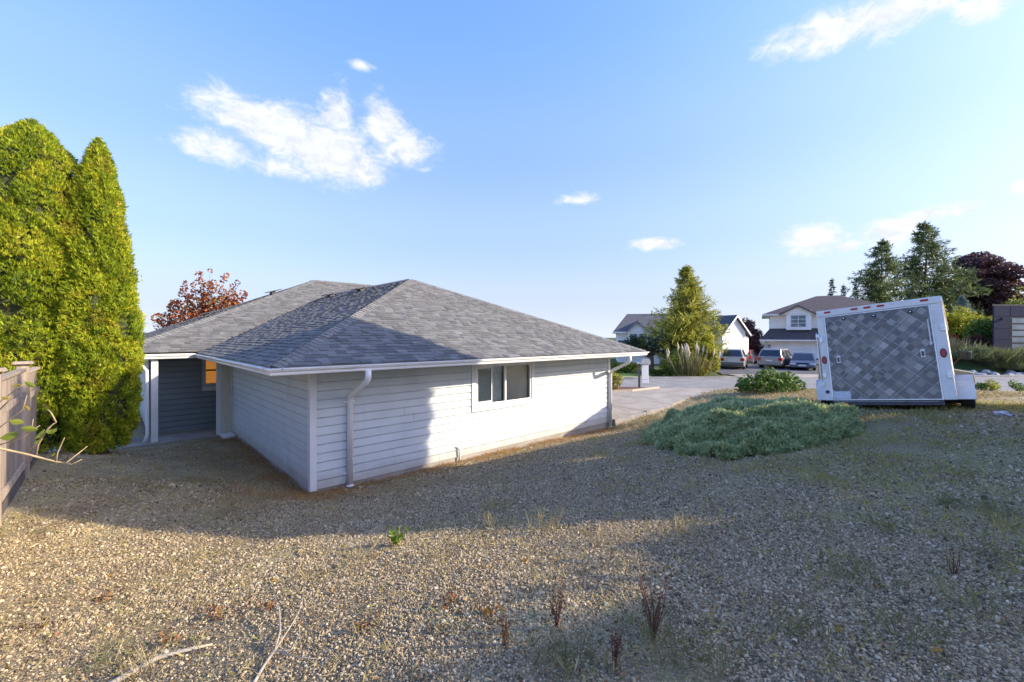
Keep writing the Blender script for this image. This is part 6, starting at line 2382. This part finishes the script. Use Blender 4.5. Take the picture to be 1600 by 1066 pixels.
# separate tufts that catch the eye: pale dry stalks in the lit wedge, green weeds
tufts = [('dry_weed', 'pale dry weed stalks standing in the lit wedge of gravel right of centre', (1040, 845), .17, mat_dry, 40, .13),
         ('dry_weed', 'tall pale dry weed at the right end of the lit gravel', (1076, 835), .20, mat_dry, 40, .10),
         ('dry_weed', 'straw tuft in shade left of the juniper shadow edge', (1145, 778), .14, mat_dry, 60, .2),
         ('dry_weed', 'small pale tuft at the upper edge of the lit gravel, centre', (770, 826), .22, mat_dry, 24, .07),
         ('dry_weed', 'short pale tuft in the lit gravel left of the green weed', (566, 880), .20, mat_dry, 22, .05),
         ('dry_weed', 'thin pale tuft in the lit gravel between centre and dry stalks', (855, 832), .24, mat_dry, 24, .06),
         ('grass_tuft', 'green grass tuft in the shade band below the garage wall', (778, 795), .16, mat_moss, 60, .12),
         ('grass_tuft', 'lime green grass tuft in the shade right of the dry stalks', (1262, 817), .12, mat_moss, 70, .16),
         ('grass_tuft', 'olive grass tuft under the juniper, right part of the yard', (1310, 765), .15, mat_moss, 90, .22),
         ('grass_tuft', 'small green tuft on the brown ground near the porch corner', (330, 735), .14, mat_moss, 40, .10),
         ('dry_weed', 'long dry straw tuft beside the rusty grass at the house corner', (405, 785), .32, mat_dry, 60, .14),
         ('dry_weed', 'dry straw clump lying in shade left of the house corner', (365, 800), .26, mat_dry, 50, .14)]
for nm, lab, (px, py), h_, mt, n_, sp_ in tufts:
    p = spot(px, py)
    t = thing(nm, lab, 'weed', p, 0, 'weeds in the gravel')
    blades('stalks', [tuple(p)] * 1, h_, mt, int(px), n_, sp_, .30, .028, None, t, 2)
# leafy green weed with its shadow on the gravel
p = spot(620, 852)
t = thing('green_weed', 'fresh green leafy weed alone in the lit gravel, left of centre', 'weed', p, 0)
r_ = np.random.default_rng(8)
C, D = [], []
for i in range(16):
    a_ = r_.uniform(0, 6.28)
    l_ = r_.uniform(.03, .13)
    tip = Vector((math.cos(a_) * l_ * .9, math.sin(a_) * l_ * .7, r_.uniform(.05, .20)))
    for s_ in np.linspace(.25, 1, 7):
        C.append((p.x + tip.x * s_, p.y + tip.y * s_, p.z + tip.z * s_))
V_, F_ = leaf_quads(np.array(C), .06, r_, .6, 2.0)
leafmesh('leaves', [(V_, F_, r_.uniform(.2, 1, len(F_)))], mat_weed, t)
MB().tube([p, p + Vector((.02, 0, .1)), p + Vector((.03, .01, .2))], .004, 5).build('stem', mat_twig, t)

# dead dock stalks, rusty brown, in the foreground
mat_dock = foliage('dock_seed', [(0, (.06, .03, .016)), (.6, (.13, .065, .035)), (1, (.22, .14, .06))], .2)
mat_dstem = simple('dock_stem', (.12, .05, .035), .8, .2, 20)
for i, (px, py, h_, lab) in enumerate(((870, 985, .26, 'rusty red seed stalk of dock standing in the lower middle gravel'),
                                       (1020, 1003, .38, 'tall dark brown dock stalks in the lower right shade'),
                                       (790, 1012, .18, 'short brown dead weed low in the middle foreground'),
                                       (960, 1045, .2, 'dark dead weed with thin stalks near the bottom edge'),
                                       (1490, 900, .18, 'brittle pale dead twig weed at the right side'))):
    p = spot(px, py)
    t = thing('dock_weed', lab, 'weed', p, 0, 'dead dock stalks in the gravel')
    r_ = np.random.default_rng(200 + i)
    st = MB()
    C = []
    for j in range(11 if i == 1 else 7):
        a_ = r_.uniform(0, 6.28)
        hh_ = h_ * r_.uniform(.55, 1.0)
        tp = p + Vector((math.cos(a_) * hh_ * .22, math.sin(a_) * hh_ * .22, hh_))
        md_ = p.lerp(tp, .5) + Vector((r_.normal(0, .01), r_.normal(0, .01), 0))
        st.tube([p - Vector((0, 0, .02)), md_, tp], [.004, .003, .0015], 4)
        for s_ in np.linspace(.4, 1, 20):
            q = p.lerp(tp, s_)
            C.append((q.x + r_.normal(0, .012), q.y + r_.normal(0, .012), q.z))
    st.build('stem', mat_dstem, t)
    V_, F_ = leaf_quads(np.array(C), .015, r_, .3, 1.6)
    leafmesh('seeds', [(V_, F_, r_.uniform(0, 1, len(F_)))], mat_dry if i == 4 else mat_dock, t)

# fallen branches in the foreground
mat_dead = simple('dead_branch', (.40, .34, .26), .85, .25, 12, .4, 60)


def ground_path(pix, lift):
    out = []
    for (px, py), l_ in zip(pix, lift):
        p = spot(px, py)
        out.append(p + Vector((0, 0, l_)))
    return out


t = thing('fallen_branch', 'thick pale fallen branch lying bottom left of centre', 'branch', spot(250, 1040))
MB().tube(ground_path([(150, 1088), (205, 1058), (245, 1036), (290, 1022), (332, 1012)], [.02, .03, .03, .025, .02]), [.019, .017, .015, .012, .006], 8).build('stem', mat_dead, t, smooth=True)
t = thing('fallen_branch', 'thin forked pale fallen branch beside the thick one', 'branch', spot(430, 1030))
m = MB().tube(ground_path([(395, 1075), (412, 1050), (430, 1028)], [.015, .03, .04]), [.010, .009, .008], 7)
m.tube(ground_path([(430, 1028), (438, 1000), (436, 970), (424, 948)], [.04, .06, .09, .10]), [.007, .006, .004, .002], 6)
m.tube(ground_path([(430, 1028), (445, 1005), (458, 985), (472, 960), (475, 930)], [.04, .05, .05, .06, .08]), [.006, .005, .004, .003, .002], 6)
m.tube(ground_path([(432, 1029), (455, 1024), (468, 1002)], [.04, .03, .04]), [.005, .004, .002], 6)
m.tube(ground_path([(434, 1030), (465, 1038), (495, 1036)], [.04, .03, .02]), [.005, .003, .002], 6)
m.build('stem', mat_dead, t, smooth=True)

# leafy twig reaching in from the left border
tw_ = thing('leafy_branch', 'bare yellowish twig with a few green leaves reaching in before the fence', 'branch', at(-60, 700, 3.2))
D0 = 3.0
tb = lambda px, py, dd=0.0: at(px, py, D0 + dd)
m = MB().tube([tb(-420, 690, -.9), tb(-120, 702, -.3), tb(0, 701), tb(42, 710, .05), tb(85, 721, .1), tb(103, 724, .12), tb(137, 697, .2)], [.016, .013, .009, .008, .006, .005, .002], 7)
for br_ in ([(42, 710), (60, 690), (76, 668), (88, 660)], [(57, 712), (60, 695), (72, 675), (85, 660)], [(15, 700), (30, 675), (50, 668), (52, 655)], [(97, 722), (112, 726), (128, 718)], [(88, 720), (90, 708), (98, 690), (101, 684)],
            [(0, 640), (20, 620), (28, 605)], [(-40, 655), (0, 628), (30, 605), (38, 600)], [(0, 695), (35, 685), (62, 665)], [(88, 660), (80, 645), (74, 640)], [(-30, 690), (10, 660), (36, 640), (42, 618)]):
    m.tube([tb(px, py, .1) for px, py in br_], [.0045, .004, .003, .002][:len(br_)] if len(br_) <= 4 else .003, 5)
# it grows from a stem standing outside the picture
m.tube([tb(-420, 690, -.9), Vector((tb(-420, 690, -.9).x, tb(-420, 690, -.9).y, g1(-3.8, 2.1) - .1))], [.018, .03], 7)
m.build('stem', mat_twig, tw_, smooth=True)
lm = MB()
mat_tleaf = foliage('twig_leaf', [(0, (.14, .19, .02)), (.6, (.26, .30, .04)), (1, (.36, .28, .05))], .4)


def big_leaf(px, py, ln_, ang, w=.45, tilt=.5, tone=.5):
    c = tb(px, py, .08)
    d = Vector((math.cos(ang), .25, math.sin(ang))).normalized()
    s_ = d.cross(Vector((0, -1, tilt))).normalized()
    nrm = d.cross(s_).normalized()
    pts = []
    for f, ww in ((0, 0.02), (.25, .8), (.5, 1.0), (.75, .7), (1, .02)):
        q = c + d * ln_ * (f - .5)
        pts.append((q - s_ * ln_ * w * .5 * ww + nrm * ln_ * .08 * ww, q, q + s_ * ln_ * w * .5 * ww + nrm * ln_ * .08 * ww))
    o = MB()
    vs = [v for tr_ in pts for v in tr_]
    fs = []
    for i in range(4):
        fs += [(i * 3, i * 3 + 1, i * 3 + 4, i * 3 + 3), (i * 3 + 1, i * 3 + 2, i * 3 + 5, i * 3 + 4)]
    o.add(vs, fs, tone)
    o.build('leaf', mat_tleaf, tw_)


for a_ in ((14, 681, .115, .3, .55, .4, .5), (47, 601, .08, -.6, .4, .5, .3), (26, 659, .09, -.2, .5, .6, .7), (46, 670, .105, -.15, .4, .3, .55), (62, 678, .09, .9, .45, .5, .6), (80, 674, .07, .1, .5, .6, .6),
           (26, 602, .06, .2, .4, .4, .9), (8, 622, .05, -.3, .5, .5, .95), (42, 638, .05, -1.0, .5, .5, .98), (84, 672, .05, .6, .5, .5, .5), (83, 710, .04, .8, .5, .5, .5), (58, 690, .05, .5, .5, .5, .4)):
    big_leaf(*a_)

# crumpled pale rag on the gravel near the right border
p = spot(1567, 652)
t = thing('white_rag', 'crumpled pale rag on the gravel near the right border', 'rag', p)
bmr = bmesh.new()
bmesh.ops.create_icosphere(bmr, subdivisions=3, radius=.09)
for v in bmr.verts:
    v.co *= 1 + .5 * mnoise.noise(v.co * 16)
    v.co.z = v.co.z * .55 + .05
mm = bpy.data.meshes.new('cloth')
bmr.to_mesh(mm)
bmr.free()
mm.materials.append(simple('rag_cloth', (.50, .48, .52), .9, .2, 20))
link('cloth', mm, t)
MB().tube([p + Vector((.1, 0, .03)), p + Vector((.3, -.05, .02)), p + Vector((.6, -.02, .03))], .012, 6).build('stick', mat_steel, t)

# low rosettes of sorrel gone red, olive weeds and more dead tufts in the near gravel
mat_sorrel = foliage('sorrel_leaf', [(0, (.12, .05, .02)), (.5, (.28, .12, .05)), (.8, (.34, .18, .07)), (1, (.22, .22, .06))], .25)
mat_olivew = foliage('olive_weed_blade', [(0, (.10, .11, .04)), (.6, (.20, .21, .08)), (1, (.32, .30, .14))], .25)
for i, (px, py, kind_) in enumerate(((420, 955, 0), (335, 965, 0), (160, 940, 0), (60, 985, 0), (705, 945, 0), (760, 960, 0), (570, 985, 0), (260, 1005, 0),
                                     (1040, 1030, 1), (900, 1035, 1), (1095, 1050, 1), (860, 1050, 1), (1000, 985, 1), (230, 1055, 2), (300, 880, 2), (180, 1030, 1), (1420, 1000, 1), (1540, 960, 1), (1480, 790, 1), (1545, 800, 1), (1380, 830, 1), (1330, 905, 1), (1240, 985, 1), (1560, 880, 1),
                                     (950, 770, 2), (1080, 770, 2), (930, 850, 2), (690, 870, 2), (485, 905, 2))):
    p = spot(px, py)
    lab_ = ('reddish sorrel rosette at the tip of the forked branch', 'reddish sorrel rosette just left of the forked branch', 'red brown sorrel patch in the left foreground', 'leftmost reddish sorrel rosette by the left border',
            'rusty sorrel rosette in the lit gravel below the centre', 'rusty sorrel rosette left of the short brown dead weed', 'reddish sorrel rosette right of the fallen branches', 'reddish sorrel patch above the thick fallen branch',
            'olive weed tuft at the foot of the tall dark dock stalks', 'olive weed tuft left of the dark dead weed at the bottom', 'olive weed tuft at the bottom edge right of the dock stalks', 'low olive weed tuft at the bottom edge below the red dock stalk',
            'olive weed tuft just behind the tall dark dock stalks', 'straw tuft beside the thick fallen branch near the bottom', 'straw tuft at the lit edge in the left half of the gravel', 'olive weed tuft left of the thick fallen branch',
            'olive weed tuft in the lower right shade', 'olive weed tuft near the right border above the bottom corner', 'olive weed tuft in the shade between juniper and right border', 'olive weed tuft at the right border level with the juniper front',
            'olive weed tuft in the middle of the right hand shade', 'olive weed tuft below centre of the right hand shade', 'olive weed tuft between the dock stalks and the right shade', 'olive weed tuft at the right border beside the pale dead twigs',
            'straw tuft in the shade band left of the juniper', 'straw tuft in the shade just below the juniper', 'straw tuft in the lit wedge near its right end', 'straw tuft in the lit gravel right of the green weed', 'straw tuft in the lit gravel below the house corner')[i]
    t = thing(('sorrel_rosette', 'olive_weed', 'straw_tuft')[kind_], lab_, 'weed', p, 0, ('red sorrel rosettes in the gravel', 'olive weed tufts in the gravel', 'straw tufts in the gravel')[kind_])
    r_ = np.random.default_rng(500 + i)
    if kind_ == 0:
        n_ = 46
        an = r_.uniform(0, 6.28, n_)
        rr2 = np.abs(r_.normal(0, .07, n_))
        C = np.stack([p.x + np.cos(an) * rr2 * 1.3, p.y + np.sin(an) * rr2, p.z + .015 + np.abs(r_.normal(0, .02, n_))], 1)
        V_, F_ = leaf_quads(C, .035, r_, 1.0, 2.0)
        leafmesh('leaves', [(V_, F_, r_.uniform(0, 1, n_))], mat_sorrel, t)
    else:
        blades('stalks', [tuple(p)], .13 if kind_ == 1 else .16, mat_olivew if kind_ == 1 else mat_dry, 600 + i, 70 if kind_ == 1 else 26, .10 if kind_ == 1 else .08, .55, .035, None, t, 2)
# brown leaf crumbs blown over the near gravel
n_ = 420
X_, Y_ = rg.uniform(-4.5, 3.0, n_), 1.5 + np.abs(rg.normal(0, 2.2, n_))
k_ = (np.abs(X_) < Y_ * 1.25) & ~inpoly(X_, Y_, HOUSE)
X_, Y_ = X_[k_], Y_[k_]
V_, F_ = leaf_quads(np.stack([X_, Y_, gz(X_, Y_) + .035], 1), .024, np.random.default_rng(3), 1.2, 1.5)
o = leafmesh('leaf_litter', [(V_, F_, rg.uniform(0, .9, len(F_)))], mat_sorrel, None)
tag(o, kind='stuff')

# scattered fallen leaves on the gravel
pts = [spot(px, py) for px, py in ((1465, 1027), (1112, 872), (913, 870), (455, 945), (150, 940), (260, 900), (170, 905), (30, 1015), (12, 1050), (705, 945), (760, 962), (245, 925), (590, 968), (1310, 990), (130, 935), (820, 880), (520, 930), (430, 910))]
C = np.array([(p.x, p.y, p.z + .02) for p in pts])
r_ = np.random.default_rng(31)
V_, F_ = leaf_quads(C, .055, r_, 1.5, 1.3)
o = leafmesh('fallen_leaves', [(V_, F_, r_.uniform(0, 1, len(C)))], mat_autumn, None)
tag(o, kind='stuff')

# ------------------------------------------------------------------ loose gravel: real stones, thinning out with distance
def ring(n, r0, r1):
    th = rg.uniform(-1.06, 1.06, n)
    rr = np.sqrt(rg.uniform(r0 ** 2, r1 ** 2, n))
    return np.sin(th) * rr, np.cos(th) * rr, rr


GR = [ring(int(1.06 * (b_ * b_ - a_ * a_) * d_), a_, b_) for a_, b_, d_ in ((1.4, 3.2, 6400), (3.2, 5.0, 4200), (5, 7.5, 2000), (7.5, 10.5, 800), (10.5, 15, 200))]
X = np.concatenate([g[0] for g in GR])
Y = np.concatenate([g[1] for g in GR])
R_ = np.concatenate([g[2] for g in GR])
a_, b_ = dab(X, Y)
ok = ~inpoly(X, Y, HOUSE) & ~inpoly(X, Y, DRIVE) & ~inpoly(X, Y, poly) & ~((a_ > -.1) & (b_ > -.06)) & (a_ > -3.85)
thin = np.array([mnoise.noise((x * .8, y * .8, 11)) for x, y in zip(X, Y)])
ok &= rg.uniform(0, 1, len(X)) < (.9 - .42 * moss_patch(X, Y) * np.clip((X - .8) / 3, 0, 1)) + thin * .9 - .15 * np.clip((-X - 1.5) / 4, 0, 1)
X, Y, R_ = X[ok], Y[ok], R_[ok]
bz = np.array([mnoise.noise((x * 0.9, y * 0.9, 0)) * 0.028 + mnoise.noise((x * 2.7, y * 2.7, 3)) * 0.016 + mnoise.noise((x * 0.35, y * 0.35, 7)) * 0.03 for x, y in zip(X, Y)])
Z = gz(X, Y) + bz
n = len(X)
me = bpy.data.meshes.new('gravel')
me.vertices.add(n)
me.vertices.foreach_set('co', np.stack([X, Y, Z + .002], 1).astype(np.float32).ravel())
at_ = me.attributes.new('srot', 'FLOAT_VECTOR', 'POINT')
at_.data.foreach_set('vector', rg.uniform(0, 6.28, (n, 3)).astype(np.float32).ravel())
at_ = me.attributes.new('sscale', 'FLOAT_VECTOR', 'POINT')
s0 = (rg.lognormal(0, .36, n) * (.0042 + .00066 * np.clip(R_ - 2, 0, 8)))[:, None]
at_.data.foreach_set('vector', (s0 * rg.uniform(.6, 1.35, (n, 3))).astype(np.float32).ravel())
b = NB('gravel_stone')
rnd = b.n('ShaderNodeObjectInfo').outputs['Random']
c = b.ramp(rnd, [(0, (.092, .068, .038)), (.3, (.24, .178, .097)), (.6, (.39, .298, .165)), (.85, (.52, .413, .25)), (1, (.63, .525, .36))])
c = hsv(b, c, b.remap(b.noise(140, 3), .3, .7, .8, 1.2))
mat_stone = b.out(b.principled(c, .85, 0, .25))
go = link('gravel', me)
tag(go, kind='stuff')
ng = bpy.data.node_groups.new('scatter_stones', 'GeometryNodeTree')
ng.interface.new_socket('Geometry', in_out='INPUT', socket_type='NodeSocketGeometry')
ng.interface.new_socket('Geometry', in_out='OUTPUT', socket_type='NodeSocketGeometry')
G = ng.nodes.new
gi, gout = G('NodeGroupInput'), G('NodeGroupOutput')
ico = G('GeometryNodeMeshIcoSphere')
ico.inputs['Subdivisions'].default_value = 2
ico.inputs['Radius'].default_value = 1.0
sp_ = G('GeometryNodeSetPosition')
nzn = G('ShaderNodeTexNoise')
nzn.noise_dimensions = '3D'
nzn.inputs['Scale'].default_value = 1.3
vm = G('ShaderNodeVectorMath')
vm.operation = 'SUBTRACT'
vm.inputs[1].default_value = (.5, .5, .5)
vs_ = G('ShaderNodeVectorMath')
vs_.operation = 'SCALE'
vs_.inputs['Scale'].default_value = 1.5
sm = G('GeometryNodeSetMaterial')
sm.inputs['Material'].default_value = mat_stone
iop = G('GeometryNodeInstanceOnPoints')
na1, na2 = G('GeometryNodeInputNamedAttribute'), G('GeometryNodeInputNamedAttribute')
for q_, nm in ((na1, 'srot'), (na2, 'sscale')):
    q_.data_type = 'FLOAT_VECTOR'
    q_.inputs['Name'].default_value = nm
lk = ng.links.new
lk(nzn.outputs['Color'], vm.inputs[0])
lk(vm.outputs[0], vs_.inputs[0])
lk(ico.outputs[0], sp_.inputs['Geometry'])
lk(vs_.outputs[0], sp_.inputs['Offset'])
lk(sp_.outputs[0], sm.inputs['Geometry'])
lk(gi.outputs[0], iop.inputs['Points'])
lk(sm.outputs[0], iop.inputs['Instance'])
e2r = G('FunctionNodeEulerToRotation')
lk(na1.outputs[0], e2r.inputs[0])
lk(e2r.outputs[0], iop.inputs['Rotation'])
lk(na2.outputs[0], iop.inputs['Scale'])
lk(iop.outputs[0], gout.inputs[0])
m2p = go.modifiers.new('scatter', 'NODES')
m2p.node_group = ng
print('stones', n)
